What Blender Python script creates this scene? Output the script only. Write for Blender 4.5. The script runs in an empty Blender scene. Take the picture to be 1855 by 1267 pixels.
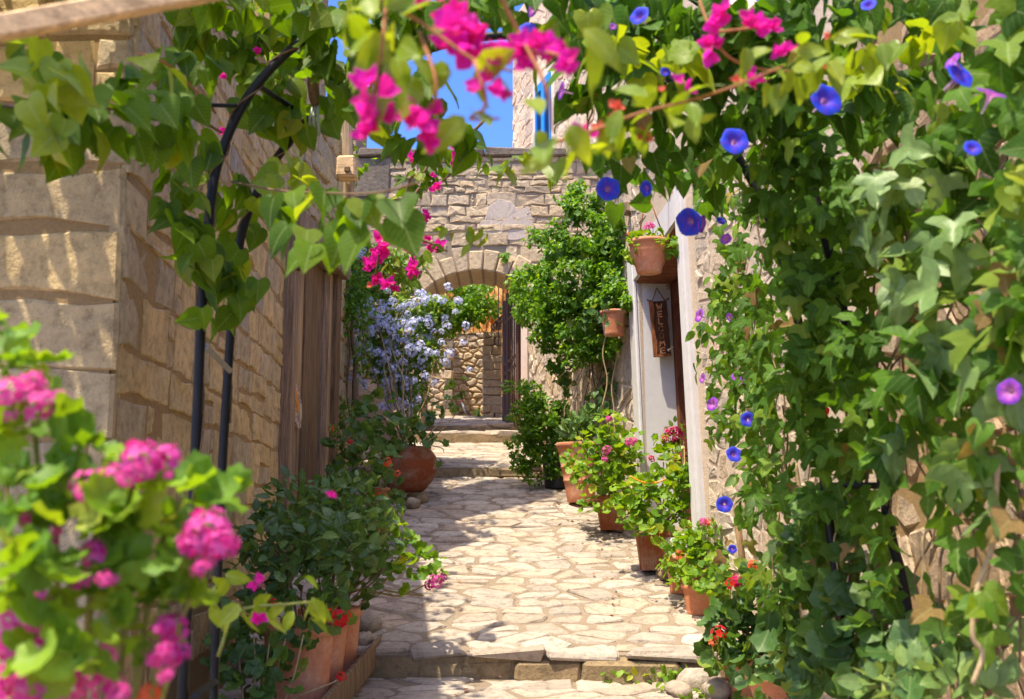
import bpy, bmesh, math, random
import numpy as np
from mathutils import Vector, Matrix, noise as mnoise

random.seed(7)
RN = np.random.default_rng(11)
S = bpy.context.scene
C = S.collection

# ------------------------------------------------------------------ camera, light, exposure
F, CX, CY, CAMZ = 1900.0, 927.5, 633.5, 1.0
TH = math.atan2(930 - CY, F)
CT, ST = math.cos(TH), math.sin(TH)


def at(px, py, Y):
    """World point seen at photo pixel (px, py) standing at depth Y."""
    a, v = (px - CX) / F, (CY - py) / F
    dy = CT - v * ST
    return Vector((a * Y / dy, Y, CAMZ + (ST + v * CT) * Y / dy))


cam = bpy.data.cameras.new('camera')
cam.sensor_width = 36.0
cam.lens = F / 1855.0 * 36.0
cam.clip_start, cam.clip_end = 0.05, 2000
cam.dof.use_dof = True
cam.dof.focus_distance = 8.8
cam.dof.aperture_fstop = 4.0
co = bpy.data.objects.new('camera', cam)
C.objects.link(co)
co.location = (0, 0, CAMZ)
co.rotation_euler = (math.pi / 2 + TH, 0, 0)
S.camera = co

SUN = Vector((-0.27, -0.26, 0.93)).normalized()
W_ = bpy.data.worlds.new('World')
S.world = W_
W_.use_nodes = True
wn = W_.node_tree
wn.nodes.clear()
sky = wn.nodes.new('ShaderNodeTexSky')
sky.sky_type = 'NISHITA'
sky.sun_disc = False
sky.sun_elevation = math.asin(SUN.z)
sky.sun_rotation = math.atan2(SUN.x, SUN.y)
sky.altitude = 1500
sky.air_density, sky.dust_density, sky.ozone_density = 0.75, 6.5, 5.0
bg = wn.nodes.new('ShaderNodeBackground')
bg.inputs['Strength'].default_value = 0.15
wo = wn.nodes.new('ShaderNodeOutputWorld')
hs = wn.nodes.new('ShaderNodeHueSaturation')
hs.inputs['Hue'].default_value = 0.515
hs.inputs['Saturation'].default_value = 1.3
wn.links.new(sky.outputs[0], hs.inputs['Color'])
wn.links.new(hs.outputs[0], bg.inputs[0])
wn.links.new(bg.outputs[0], wo.inputs[0])

sl = bpy.data.lights.new('sun', 'SUN')
sl.energy, sl.angle, sl.color = 2.0, math.radians(0.53), (1.0, 0.95, 0.87)
so = bpy.data.objects.new('sun', sl)
C.objects.link(so)
so.location = (-8, -3, 30)
so.rotation_euler = SUN.to_track_quat('Z', 'Y').to_euler()

S.view_settings.view_transform = 'Standard'
S.view_settings.look = 'None'
S.view_settings.exposure = 1.95
S.view_settings.gamma = 1.0
S.view_settings.use_curve_mapping = False
S.view_settings.use_white_balance = True
S.view_settings.white_balance_temperature = 7700
S.view_settings.white_balance_tint = 7
S.render.engine = 'CYCLES'
S.cycles.use_denoising = True
S.cycles.max_bounces = 10
S.cycles.diffuse_bounces = 7
S.cycles.glossy_bounces = 2
S.cycles.transmission_bounces = 4
S.cycles.sample_clamp_indirect = 6


# ------------------------------------------------------------------ node helpers and materials
class NT:
    def __init__(s, name):
        s.m = bpy.data.materials.new(name)
        s.m.use_nodes = True
        s.t = s.m.node_tree
        s.t.nodes.clear()

    def n(s, kind, ins=None, **props):
        nd = s.t.nodes.new('ShaderNode' + kind)
        for k, v in props.items():
            setattr(nd, k, v)
        for k, v in (ins or {}).items():
            sock = nd.inputs[k]
            if isinstance(v, bpy.types.NodeSocket):
                s.t.links.new(v, sock)
            else:
                if isinstance(v, (tuple, list)) and len(v) == 3 and sock.type == 'RGBA':
                    v = (*v, 1)
                sock.default_value = v
        return nd

    def math(s, op, a, b=0.0, c=0.0):
        return s.n('Math', {0: a, 1: b, 2: c}, operation=op).outputs[0]

    def mix(s, fac, a, b, blend='MIX'):
        nd = s.n('Mix', data_type='RGBA', blend_type=blend)
        for k, v in ((0, fac), (6, a), (7, b)):
            if isinstance(v, bpy.types.NodeSocket):
                s.t.links.new(v, nd.inputs[k])
            else:
                nd.inputs[k].default_value = (*v, 1) if isinstance(v, (tuple, list)) else v
        return nd.outputs[2]

    def ramp(s, fac, stops, mode='LINEAR'):
        nd = s.n('ValToRGB', {0: fac})
        r = nd.color_ramp
        r.interpolation = mode
        while len(r.elements) < len(stops):
            r.elements.new(0.5)
        for e, (p, c) in zip(r.elements, stops):
            e.position = p
            e.color = (*c, 1)
        return nd.outputs[0]

    def rnd(s):
        a = s.n('Attribute', attribute_name='rnd').outputs['Fac']
        o = s.n('ObjectInfo').outputs['Random']
        return s.math('FRACT', s.math('ADD', a, o))

    def pos(s):
        return s.n('NewGeometry').outputs['Position']

    def noise(s, vec, scale, detail=4.0, rough=0.6):
        return s.n('TexNoise', {'Vector': vec, 'Scale': scale, 'Detail': detail, 'Roughness': rough}).outputs['Fac']

    def bump(s, h, strength=0.5, dist=0.01, nrm=None):
        ins = {'Height': h, 'Strength': strength, 'Distance': dist}
        if nrm is not None:
            ins['Normal'] = nrm
        return s.n('Bump', ins).outputs[0]

    def out(s, sh):
        o = s.n('OutputMaterial')
        s.t.links.new(sh, o.inputs[0])
        return s.m

    def pbr(s, col, rough=0.8, nrm=None, spec=0.3, **kw):
        ins = {'Base Color': col, 'Roughness': rough, 'Specular IOR Level': spec}
        ins.update(kw)
        if nrm is not None:
            ins['Normal'] = nrm
        return s.n('BsdfPrincipled', ins).outputs[0]


def stone_mat(name, cols, stain=(0.2, 0.17, 0.13), stain_amt=0.5, bump=0.6, scale=1.0):
    t = NT(name)
    p = t.pos()
    r = t.rnd()
    c = t.ramp(r, [(i / max(1, len(cols) - 1), k) for i, k in enumerate(cols)])
    n1 = t.noise(p, 4.0 * scale, 5, 0.65)
    n2 = t.noise(p, 18 * scale, 5, 0.7)
    n3 = t.noise(p, 75 * scale, 4, 0.75)
    st = t.ramp(n1, [(0.42, (0, 0, 0)), (0.68, (1, 1, 1))])
    c = t.mix(t.math('MULTIPLY', st, stain_amt), c, stain)
    c = t.mix(0.75, c, t.ramp(n2, [(0.28, (0.45, 0.42, 0.38)), (0.5, (0.98, 0.97, 0.96)), (0.72, (1.25, 1.2, 1.12))]), 'MULTIPLY')
    vor = t.n('TexVoronoi', {'Vector': p, 'Scale': 42 * scale, 'Randomness': 1.0}).outputs['Distance']
    pit = t.ramp(vor, [(0.08, (0.6, 0.57, 0.52)), (0.2, (1, 1, 1))])
    c = t.mix(0.6, c, pit, 'MULTIPLY')
    h = t.math('ADD', t.math('MULTIPLY', n2, 1.2), t.math('MULTIPLY', n3, 0.5))
    nb = t.bump(h, bump, 0.03)
    return t.out(t.pbr(c, 0.92, nb, 0.15))


def mortar_mat(name, a, b):
    t = NT(name)
    p = t.pos()
    n1 = t.noise(p, 6, 6, 0.7)
    n2 = t.noise(p, 60, 5, 0.8)
    c = t.mix(n1, a, b)
    c = t.mix(0.6, c, t.ramp(n2, [(0.3, (0.5, 0.48, 0.45)), (0.6, (1.1, 1.08, 1.05))]), 'MULTIPLY')
    return t.out(t.pbr(c, 0.95, t.bump(t.math('ADD', t.math('MULTIPLY', n1, 0.4), t.math('MULTIPLY', n2, 0.6)), 0.7, 0.02), 0.1))


def leaf_mat(name, cols, trans, tfac=0.4, rough=0.42, vein=0.35, lateral=13.0, spec=0.4):
    t = NT(name)
    r = t.rnd()
    c = t.ramp(r, cols)
    luv = t.n('SeparateXYZ', {0: t.n('Attribute', attribute_name='luv').outputs['Vector']})
    u = t.math('ABSOLUTE', luv.outputs[0])
    rib = t.math('LESS_THAN', u, 0.022)
    lat = t.math('GREATER_THAN', t.math('SINE', t.math('MULTIPLY', t.math('SUBTRACT', luv.outputs[1], t.math('MULTIPLY', u, 0.9)), 6.283 * lateral / 2)), 0.9)
    v = t.math('MAXIMUM', rib, t.math('MULTIPLY', lat, 0.55))
    n = t.noise(t.pos(), 60, 3)
    c = t.mix(0.5, c, t.ramp(n, [(0.3, (0.72, 0.75, 0.7)), (0.7, (1.2, 1.18, 1.1))]), 'MULTIPLY')
    c2 = t.mix(t.math('MULTIPLY', v, vein), c, (0.42, 0.5, 0.2))
    nb = t.bump(t.math('SUBTRACT', t.math('MULTIPLY', n, 0.4), v), 0.35, 0.01)
    b = t.pbr(c2, rough, nb, spec)
    tc = t.mix(0.5, trans, t.mix(1.0, c, (3.2, 2.6, 1.5), 'MULTIPLY'))
    tr = t.n('BsdfTranslucent', {'Color': tc, 'Normal': nb}).outputs[0]
    return t.out(t.n('MixShader', {0: tfac, 1: b, 2: tr}).outputs[0])


def petal_mat(name, cols, tfac=0.45, rough=0.6):
    t = NT(name)
    c = t.ramp(t.rnd(), cols)
    luv = t.n('SeparateXYZ', {0: t.n('Attribute', attribute_name='luv').outputs['Vector']})
    n = t.noise(t.pos(), 150, 2)
    c = t.mix(0.35, c, t.ramp(n, [(0.3, (0.6, 0.55, 0.6)), (0.7, (1.15, 1.1, 1.15))]), 'MULTIPLY')
    b = t.pbr(c, rough, t.bump(n, 0.3, 0.01), 0.2)
    tr = t.n('BsdfTranslucent', {'Color': c}).outputs[0]
    return t.out(t.n('MixShader', {0: tfac, 1: b, 2: tr}).outputs[0])


def glory_mat(pinkish=False):
    t = NT('pink_glory_petal' if pinkish else 'morning_glory_petal')
    luv = t.n('SeparateXYZ', {0: t.n('Attribute', attribute_name='luv').outputs['Vector']})
    ang, rad = luv.outputs[0], luv.outputs[1]
    base = t.ramp(rad, [(0.0, (0.85, 0.7, 0.75)), (0.1, (0.5, 0.22, 0.5)), (0.28, (0.09, 0.05, 0.58)), (0.7, (0.025, 0.055, 0.7)), (1.0, (0.04, 0.1, 0.8))])
    purple = t.ramp(rad, [(0.0, (0.8, 0.55, 0.65)), (0.25, (0.62, 0.2, 0.5)), (0.7, (0.42, 0.08, 0.55)), (1.0, (0.25, 0.06, 0.6))])
    c = t.mix(1.0 if pinkish else t.math('GREATER_THAN', t.rnd(), 0.8), base, purple)
    star = t.math('POWER', t.math('ABSOLUTE', t.math('COSINE', t.math('MULTIPLY', ang, 2.5))), 14.0)
    c = t.mix(t.math('MULTIPLY', star, 0.6), c, (0.14, 0.05, 0.5))
    b = t.pbr(c, 0.6, None, 0.2)
    tr = t.n('BsdfTranslucent', {'Color': c}).outputs[0]
    return t.out(t.n('MixShader', {0: 0.4, 1: b, 2: tr}).outputs[0])


def wood_mat(name, cols, sc=(14, 14, 1.2), bump=0.5):
    t = NT(name)
    p = t.n('Mapping', {'Vector': t.pos(), 'Scale': sc}).outputs[0]
    n1 = t.noise(p, 2.2, 7, 0.7)
    n2 = t.noise(p, 9, 5, 0.75)
    c = t.ramp(t.rnd(), [(i / max(1, len(cols) - 1), k) for i, k in enumerate(cols)])
    c = t.mix(0.9, c, t.ramp(n1, [(0.3, (0.35, 0.31, 0.28)), (0.5, (0.9, 0.9, 0.9)), (0.68, (1.5, 1.45, 1.35))]), 'MULTIPLY')
    c = t.mix(0.6, c, t.ramp(n2, [(0.3, (0.5, 0.48, 0.46)), (0.55, (1.1, 1.1, 1.1))]), 'MULTIPLY')
    return t.out(t.pbr(c, 0.85, t.bump(t.math('ADD', n1, t.math('MULTIPLY', n2, 0.6)), bump, 0.012), 0.2))


def terra_mat(name, a, b, dust=(0.6, 0.46, 0.37), amt=0.7):
    t = NT(name)
    p = t.pos()
    n1 = t.noise(p, 5, 5, 0.65)
    n2 = t.noise(p, 40, 5, 0.7)
    c = t.mix(t.rnd(), a, b)
    c = t.mix(t.math('MULTIPLY', t.ramp(n1, [(0.45, (0, 0, 0)), (0.72, (1, 1, 1))]), amt), c, dust)
    c = t.mix(0.5, c, t.ramp(n2, [(0.3, (0.75, 0.72, 0.7)), (0.65, (1.1, 1.08, 1.06))]), 'MULTIPLY')
    return t.out(t.pbr(c, 0.85, t.bump(n2, 0.25, 0.01), 0.2))


def plain_mat(name, col, rough=0.6, spec=0.3, var=0.25, nscale=20, bump=0.2, metallic=0.0):
    t = NT(name)
    n = t.noise(t.pos(), nscale, 5, 0.7)
    lo, hi = 1 - var, 1 + var * 0.6
    c = t.mix(1.0, col, t.ramp(n, [(0.3, (lo, lo, lo)), (0.7, (hi, hi, hi))]), 'MULTIPLY')
    return t.out(t.pbr(c, rough, t.bump(n, bump, 0.01), spec, Metallic=metallic))


M = {}
M['stone_left'] = stone_mat('golden_stone', [(0.57, 0.41, 0.19), (0.66, 0.49, 0.25), (0.59, 0.43, 0.22), (0.46, 0.38, 0.25), (0.69, 0.5, 0.25), (0.4, 0.35, 0.27)], (0.3, 0.22, 0.13), 0.55)
M['stone_arch'] = stone_mat('grey_stone', [(0.48, 0.35, 0.21), (0.56, 0.43, 0.27), (0.4, 0.31, 0.21), (0.62, 0.48, 0.3), (0.44, 0.35, 0.25)], (0.38, 0.3, 0.2), 0.4)
M['stone_right'] = stone_mat('pale_rubble', [(0.6, 0.48, 0.35), (0.7, 0.58, 0.44), (0.46, 0.4, 0.34), (0.72, 0.6, 0.46), (0.56, 0.42, 0.28)], (0.32, 0.26, 0.21), 0.5, 0.9)
M['stone_far'] = stone_mat('far_rubble', [(0.46, 0.34, 0.21), (0.58, 0.45, 0.3), (0.38, 0.31, 0.23), (0.62, 0.48, 0.32)], (0.2, 0.16, 0.12), 0.4)
M['stone_brown'] = stone_mat('earthy_rubble', [(0.4, 0.27, 0.16), (0.5, 0.36, 0.23), (0.32, 0.23, 0.15), (0.56, 0.43, 0.3)], (0.2, 0.14, 0.09), 0.5)
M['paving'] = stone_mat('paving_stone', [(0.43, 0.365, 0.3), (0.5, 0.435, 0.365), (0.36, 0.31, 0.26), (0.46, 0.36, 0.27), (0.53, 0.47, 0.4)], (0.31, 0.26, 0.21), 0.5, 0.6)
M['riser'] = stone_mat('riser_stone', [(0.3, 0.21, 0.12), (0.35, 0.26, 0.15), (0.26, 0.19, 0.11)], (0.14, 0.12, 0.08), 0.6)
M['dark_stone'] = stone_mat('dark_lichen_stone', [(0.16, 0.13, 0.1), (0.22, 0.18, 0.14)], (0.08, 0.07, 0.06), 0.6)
M['patch'] = mortar_mat('old_grey_render', (0.44, 0.37, 0.31), (0.54, 0.46, 0.39))
M['mortar_left'] = mortar_mat('golden_mortar', (0.46, 0.31, 0.15), (0.27, 0.18, 0.09))
M['mortar_arch'] = mortar_mat('grey_mortar', (0.36, 0.29, 0.21), (0.24, 0.19, 0.14))
M['mortar_right'] = mortar_mat('pale_render', (0.66, 0.54, 0.42), (0.52, 0.42, 0.32))
M['mortar_path'] = mortar_mat('path_mortar', (0.33, 0.27, 0.21), (0.22, 0.165, 0.11))
M['earth'] = mortar_mat('dry_earth', (0.3, 0.21, 0.13), (0.2, 0.14, 0.09))
M['dry_hill'] = mortar_mat('dry_grass_hill', (0.6, 0.34, 0.12), (0.5, 0.3, 0.14))
M['white'] = plain_mat('white_plaster', (0.62, 0.605, 0.59), 0.85, 0.2, 0.08, 9, 0.25)
M['door_brown'] = wood_mat('brown_painted_wood', [(0.13, 0.045, 0.025), (0.17, 0.06, 0.03)], (10, 10, 1.5), 0.2)
M['soffit'] = wood_mat('brown_lintel_wood', [(0.25, 0.09, 0.045), (0.2, 0.07, 0.04)], (3, 8, 8), 0.2)
M['wood_light'] = wood_mat('weathered_light_wood', [(0.37, 0.24, 0.125), (0.45, 0.3, 0.165)], (16, 16, 1.0))
M['wood_dark'] = wood_mat('weathered_dark_wood', [(0.2, 0.12, 0.06), (0.25, 0.155, 0.08)], (16, 16, 1.0))
M['wood_grey'] = wood_mat('grey_old_wood', [(0.26, 0.18, 0.11), (0.33, 0.23, 0.15)], (16, 16, 1.0))
M['wood_tan'] = wood_mat('tan_sawn_wood', [(0.68, 0.47, 0.25), (0.72, 0.5, 0.28)], (2, 16, 16), 0.2)
M['wood_post'] = wood_mat('bleached_post_wood', [(0.42, 0.31, 0.19), (0.46, 0.34, 0.21)], (14, 14, 1.0))
M['sign_wood'] = wood_mat('dark_sign_wood', [(0.07, 0.03, 0.018), (0.08, 0.035, 0.02)], (40, 40, 3), 0.4)
M['sign_bark'] = wood_mat('bark_edge_wood', [(0.25, 0.09, 0.035), (0.28, 0.1, 0.04)], (20, 20, 6), 0.6)
M['sign_letter'] = plain_mat('letter_paint', (0.6, 0.27, 0.12), 0.7, 0.2, 0.15)
M['twine'] = plain_mat('twine', (0.2, 0.12, 0.06), 0.9)
M['black_metal'] = plain_mat('black_painted_metal', (0.007, 0.007, 0.008), 0.5, 0.3, 0.3, 40, 0.15)
M['grey_metal'] = plain_mat('grey_metal_bar', (0.22, 0.22, 0.22), 0.5, 0.5, 0.3)
M['brown_metal'] = plain_mat('brown_painted_iron', (0.09, 0.045, 0.035), 0.55, 0.4, 0.25)
M['terra'] = terra_mat('terracotta', (0.5, 0.18, 0.09), (0.56, 0.22, 0.115))
M['terra_pink'] = terra_mat('pale_terracotta', (0.6, 0.25, 0.15), (0.56, 0.23, 0.13), (0.68, 0.45, 0.33), 0.6)
M['terra_old'] = terra_mat('weathered_terracotta', (0.3, 0.085, 0.035), (0.27, 0.075, 0.03), (0.36, 0.27, 0.2), 0.85)
M['black_pot'] = plain_mat('black_plastic', (0.02, 0.022, 0.024), 0.5, 0.4, 0.2)
M['blue_paint'] = plain_mat('blue_shutter_paint', (0.0, 0.22, 0.62), 0.55, 0.3, 0.15)
M['blue_dark'] = plain_mat('shutter_gap', (0.01, 0.03, 0.06), 0.8)
M['sill_plaster'] = plain_mat('pale_surround', (0.6, 0.52, 0.45), 0.9, 0.1, 0.2)
M['bark'] = plain_mat('brown_twig', (0.2, 0.13, 0.075), 0.9, 0.1, 0.4, 60, 0.5)
M['green_stem'] = plain_mat('green_stem', (0.22, 0.24, 0.06), 0.7, 0.2, 0.3, 60)
M['tan_stem'] = plain_mat('tan_stem', (0.42, 0.31, 0.17), 0.8, 0.2, 0.3, 60)
M['red_stem'] = plain_mat('reddish_stem', (0.36, 0.15, 0.06), 0.7, 0.2, 0.3, 60)
M['mosaic'] = None
M['orange'] = plain_mat('orange_glaze', (0.75, 0.26, 0.01), 0.4, 0.5, 0.1)
M['cream'] = plain_mat('cream_shell', (0.62, 0.5, 0.33), 0.6, 0.3, 0.2)
M['clear_plastic'] = plain_mat('pale_plastic_string', (0.4, 0.44, 0.4), 0.4, 0.5, 0.1)

G = lambda a, b, c, y: [(0.0, a), (0.4, b), (0.86, c), (0.93, y), (1.0, b)]
M['leaf_vine'] = leaf_mat('vine_leaf', G((0.03, 0.085, 0.006), (0.055, 0.13, 0.007), (0.1, 0.195, 0.008), (0.22, 0.25, 0.015)), (0.26, 0.44, 0.008), 0.48, 0.5, 0.35, 13, 0.2)
M['leaf_lime'] = leaf_mat('lime_leaf', G((0.11, 0.21, 0.008), (0.16, 0.26, 0.01), (0.22, 0.3, 0.012), (0.27, 0.31, 0.015)), (0.42, 0.5, 0.02), 0.42)
M['leaf_creeper'] = leaf_mat('creeper_leaf', G((0.022, 0.075, 0.008), (0.046, 0.13, 0.012), (0.09, 0.21, 0.022), (0.19, 0.28, 0.03)), (0.16, 0.34, 0.01), 0.4, 0.55, 0.3, 11, 0.15)
M['leaf_ger'] = leaf_mat('geranium_leaf', G((0.06, 0.16, 0.01), (0.11, 0.24, 0.014), (0.19, 0.33, 0.02), (0.34, 0.36, 0.03)), (0.3, 0.48, 0.01), 0.36, 0.55, 0.15, 0.001)
M['leaf_ger_dark'] = leaf_mat('dark_geranium_leaf', G((0.03, 0.085, 0.02), (0.06, 0.14, 0.03), (0.1, 0.21, 0.03), (0.2, 0.27, 0.04)), (0.14, 0.3, 0.03), 0.3, 0.5, 0.2, 0.001)
M['leaf_shrub'] = leaf_mat('dark_shrub_leaf', G((0.03, 0.08, 0.02), (0.055, 0.13, 0.03), (0.09, 0.19, 0.04), (0.16, 0.26, 0.05)), (0.14, 0.3, 0.02), 0.3, 0.38, 0.3, 9)
M['leaf_ivy'] = leaf_mat('small_glossy_leaf', G((0.04, 0.12, 0.012), (0.08, 0.2, 0.016), (0.14, 0.3, 0.02), (0.26, 0.38, 0.03)), (0.22, 0.45, 0.01), 0.4, 0.4, 0.0, 0.001)
M['leaf_plumb'] = leaf_mat('plumbago_leaf', G((0.05, 0.13, 0.012), (0.1, 0.22, 0.02), (0.2, 0.34, 0.03), (0.36, 0.38, 0.05)), (0.2, 0.36, 0.015), 0.35, 0.45, 0.0, 0.001)
M['leaf_dry'] = leaf_mat('dry_leaf', [(0.0, (0.14, 0.085, 0.035)), (0.5, (0.2, 0.13, 0.05)), (1.0, (0.22, 0.22, 0.04))], (0.2, 0.14, 0.03), 0.25, 0.8, 0.2, 11, 0.1)
M['leaf_pale'] = leaf_mat('pale_fleshy_and_sunlit_leaf', G((0.1, 0.19, 0.06), (0.14, 0.24, 0.075), (0.18, 0.29, 0.085), (0.22, 0.31, 0.07)), (0.24, 0.4, 0.06), 0.3, 0.45, 0.2, 6)  # fleshy plant's own colour; on the creepers it paints leaves as sunlit
M['boug'] = petal_mat('magenta_bract', [(0, (0.9, 0.02, 0.32)), (0.4, (0.92, 0.03, 0.46)), (0.75, (0.82, 0.02, 0.48)), (1, (0.93, 0.06, 0.27))], 0.55)
M['boug_coral'] = petal_mat('coral_bract', [(0, (0.75, 0.1, 0.1)), (1, (0.8, 0.2, 0.1))])
M['ger_pink'] = petal_mat('pink_geranium_petal', [(0, (0.8, 0.06, 0.32)), (0.5, (0.88, 0.17, 0.46)), (1, (0.7, 0.04, 0.3))])
M['ger_mauve'] = petal_mat('mauve_geranium_petal', [(0, (0.62, 0.04, 0.3)), (0.4, (0.76, 0.15, 0.46)), (0.7, (0.68, 0.03, 0.25)), (1, (0.56, 0.02, 0.2))])
M['ger_red'] = petal_mat('red_geranium_petal', [(0, (0.75, 0.02, 0.02)), (0.6, (0.8, 0.05, 0.03)), (1, (0.7, 0.02, 0.06))])
M['ger_orange'] = petal_mat('orange_geranium_petal', [(0, (0.85, 0.12, 0.04)), (1, (0.8, 0.2, 0.08))])
M['ger_crimson'] = petal_mat('crimson_petal', [(0, (0.55, 0.01, 0.09)), (0.6, (0.7, 0.02, 0.14)), (1, (0.3, 0.005, 0.08))])
M['plumbago'] = petal_mat('pale_blue_petal', [(0, (0.5, 0.56, 0.86)), (0.5, (0.66, 0.7, 0.92)), (1, (0.82, 0.84, 0.95))], 0.4)
M['glory'] = glory_mat()
M['glory_pink'] = glory_mat(True)
t = NT('mosaic_plaque')
vv = t.n('TexVoronoi', {'Vector': t.pos(), 'Scale': 60.0}).outputs['Color']
sx = t.n('SeparateColor', {0: vv}).outputs[0]
M['mosaic'] = t.out(t.pbr(t.ramp(sx, [(0, (0.5, 0.32, 0.28)), (0.3, (0.62, 0.5, 0.42)), (0.55, (0.42, 0.2, 0.17)), (0.75, (0.6, 0.5, 0.3)), (0.9, (0.1, 0.08, 0.08))], 'CONSTANT'), 0.7, None, 0.3))

# ------------------------------------------------------------------ object helpers
WM = {}


def tag(o, label=None, cat=None, group=None, kind=None):
    for k, v in (('label', label), ('category', cat), ('group', group), ('kind', kind)):
        if v:
            o[k] = v
    return o


def link(o, Mw, parent=None):
    C.objects.link(o)
    WM[o.name] = Mw
    if parent is not None:
        o.parent = parent
        o.matrix_basis = WM[parent.name].inverted() @ Mw
    else:
        o.matrix_basis = Mw
    return o


def thing(name, label, cat, loc, group=None):
    o = bpy.data.objects.new(name, None)
    o.empty_display_size = 0.1
    link(o, Matrix.Translation(loc))
    return tag(o, label, cat, group)


def part(name, me, parent=None, Mw=None, label=None, kind=None):
    o = bpy.data.objects.new(name, me)
    link(o, Mw if Mw is not None else Matrix.Identity(4), parent)
    return tag(o, label, kind=kind)


def structure(name, me, parent=None):
    return part(name, me, parent, kind='structure')


def mk(name, verts, faces, mat, smooth=False, luv=None, rnd=None):
    me = bpy.data.meshes.new(name)
    me.from_pydata([tuple(v) for v in verts], [], faces)
    if smooth is not False:
        if smooth is True:
            me.polygons.foreach_set('use_smooth', [True] * len(me.polygons))
        else:
            me.polygons.foreach_set('use_smooth', smooth)
    if luv is not None:
        a = me.attributes.new('luv', 'FLOAT_VECTOR', 'POINT')
        a.data.foreach_set('vector', np.asarray(luv, dtype=np.float32).ravel())
    if rnd is not None:
        a = me.attributes.new('rnd', 'FLOAT', 'POINT')
        a.data.foreach_set('value', np.asarray(rnd, dtype=np.float32))
    me.materials.append(mat)
    me.update()
    return me


class MB:
    """Collects shapes for one mesh."""

    def __init__(s):
        s.v, s.f, s.sm, s.r = [], [], [], []

    def add(s, v, f, smooth=False, r=None):
        o = len(s.v)
        s.v += [tuple(p) for p in v]
        s.f += [tuple(i + o for i in q) for q in f]
        s.sm += [smooth] * len(f)
        s.r += [random.random() if r is None else r] * len(v)

    def box(s, c, sx, sy, sz, X=Vector((1, 0, 0)), Y=Vector((0, 1, 0)), Z=Vector((0, 0, 1)), r=None):
        c = Vector(c)
        v = [c + X * (sx / 2 * a) + Y * (sy / 2 * b) + Z * (sz / 2 * d) for a in (-1, 1) for b in (-1, 1) for d in (-1, 1)]
        s.add(v, [(0, 1, 3, 2), (4, 6, 7, 5), (0, 4, 5, 1), (2, 3, 7, 6), (0, 2, 6, 4), (1, 5, 7, 3)], r=r)

    def tube(s, pts, r0, r1=None, n=6, cap=True):
        pts = [Vector(p) for p in pts]
        r1 = r0 if r1 is None else r1
        k = len(pts)
        vs, fs = [], []
        up = Vector((0.3, 0.2, 1)).normalized()
        a = None
        for i, p in enumerate(pts):
            d = (pts[min(i + 1, k - 1)] - pts[max(i - 1, 0)]).normalized()
            if a is None:
                a = d.orthogonal().normalized()
            else:
                a = (a - d * a.dot(d)).normalized()
            b = d.cross(a)
            r = r0 + (r1 - r0) * i / max(1, k - 1)
            for j in range(n):
                t = 2 * math.pi * j / n
                vs.append(p + a * (r * math.cos(t)) + b * (r * math.sin(t)))
        for i in range(k - 1):
            for j in range(n):
                j2 = (j + 1) % n
                fs.append((i * n + j, i * n + j2, (i + 1) * n + j2, (i + 1) * n + j))
        if cap:
            fs.append(tuple(range(n - 1, -1, -1)))
            fs.append(tuple((k - 1) * n + j for j in range(n)))
        s.add(vs, fs, True)

    def mesh(s, name, mat):
        return mk(name, s.v, s.f, mat, s.sm, rnd=s.r)


def spline(pts, k=6):
    """Catmull-Rom through the points."""
    P = [Vector(p) for p in pts]
    P = [P[0] * 2 - P[1]] + P + [P[-1] * 2 - P[-2]]
    out = []
    for i in range(1, len(P) - 2):
        for j in range(k):
            t = j / k
            a, b, c, d = P[i - 1], P[i], P[i + 1], P[i + 2]
            out.append(0.5 * ((2 * b) + (c - a) * t + (2 * a - 5 * b + 4 * c - d) * t * t + (3 * b - a - 3 * c + d) * t ** 3))
    out.append(P[-2])
    return out


def extrude(pts, O, U, V, N, d0, d1, name, mat):
    """A 2D outline in the (U, V) plane given thickness along N."""
    n = len(pts)
    v = [O + U * p[0] + V * p[1] + N * d0 for p in pts] + [O + U * p[0] + V * p[1] + N * d1 for p in pts]
    f = [tuple(range(n)), tuple(range(2 * n - 1, n - 1, -1))] + [(i, n + i, n + (i + 1) % n, (i + 1) % n) for i in range(n)]
    me = mk(name, v, f, mat)
    bm = bmesh.new()
    bm.from_mesh(me)
    bmesh.ops.recalc_face_normals(bm, faces=bm.faces)
    bm.to_mesh(me)
    bm.free()
    return me


def bevelled(verts, faces, mat, name, w=0.01, seg=1):
    bm = bmesh.new()
    vs = [bm.verts.new(v) for v in verts]
    for f in faces:
        bm.faces.new([vs[i] for i in f])
    bmesh.ops.recalc_face_normals(bm, faces=bm.faces)
    bmesh.ops.bevel(bm, geom=list(bm.edges), offset=w, segments=seg, affect='EDGES', clamp_overlap=True)
    me = bpy.data.meshes.new(name)
    bm.to_mesh(me)
    bm.free()
    me.materials.append(mat)
    return me


BOXF = [(0, 1, 3, 2), (4, 6, 7, 5), (0, 4, 5, 1), (2, 3, 7, 6), (0, 2, 6, 4), (1, 5, 7, 3)]


def bbox(c, sx, sy, sz, mat, name, w=0.006, X=Vector((1, 0, 0)), Y=Vector((0, 1, 0)), Z=Vector((0, 0, 1)), jit=0.0):
    c = Vector(c)
    v = [c + X * (sx / 2 * a + random.uniform(-jit, jit)) + Y * (sy / 2 * b + random.uniform(-jit, jit)) + Z * (sz / 2 * d + random.uniform(-jit, jit))
         for a in (-1, 1) for b in (-1, 1) for d in (-1, 1)]
    return bevelled(v, BOXF, mat, name, w)


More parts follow.
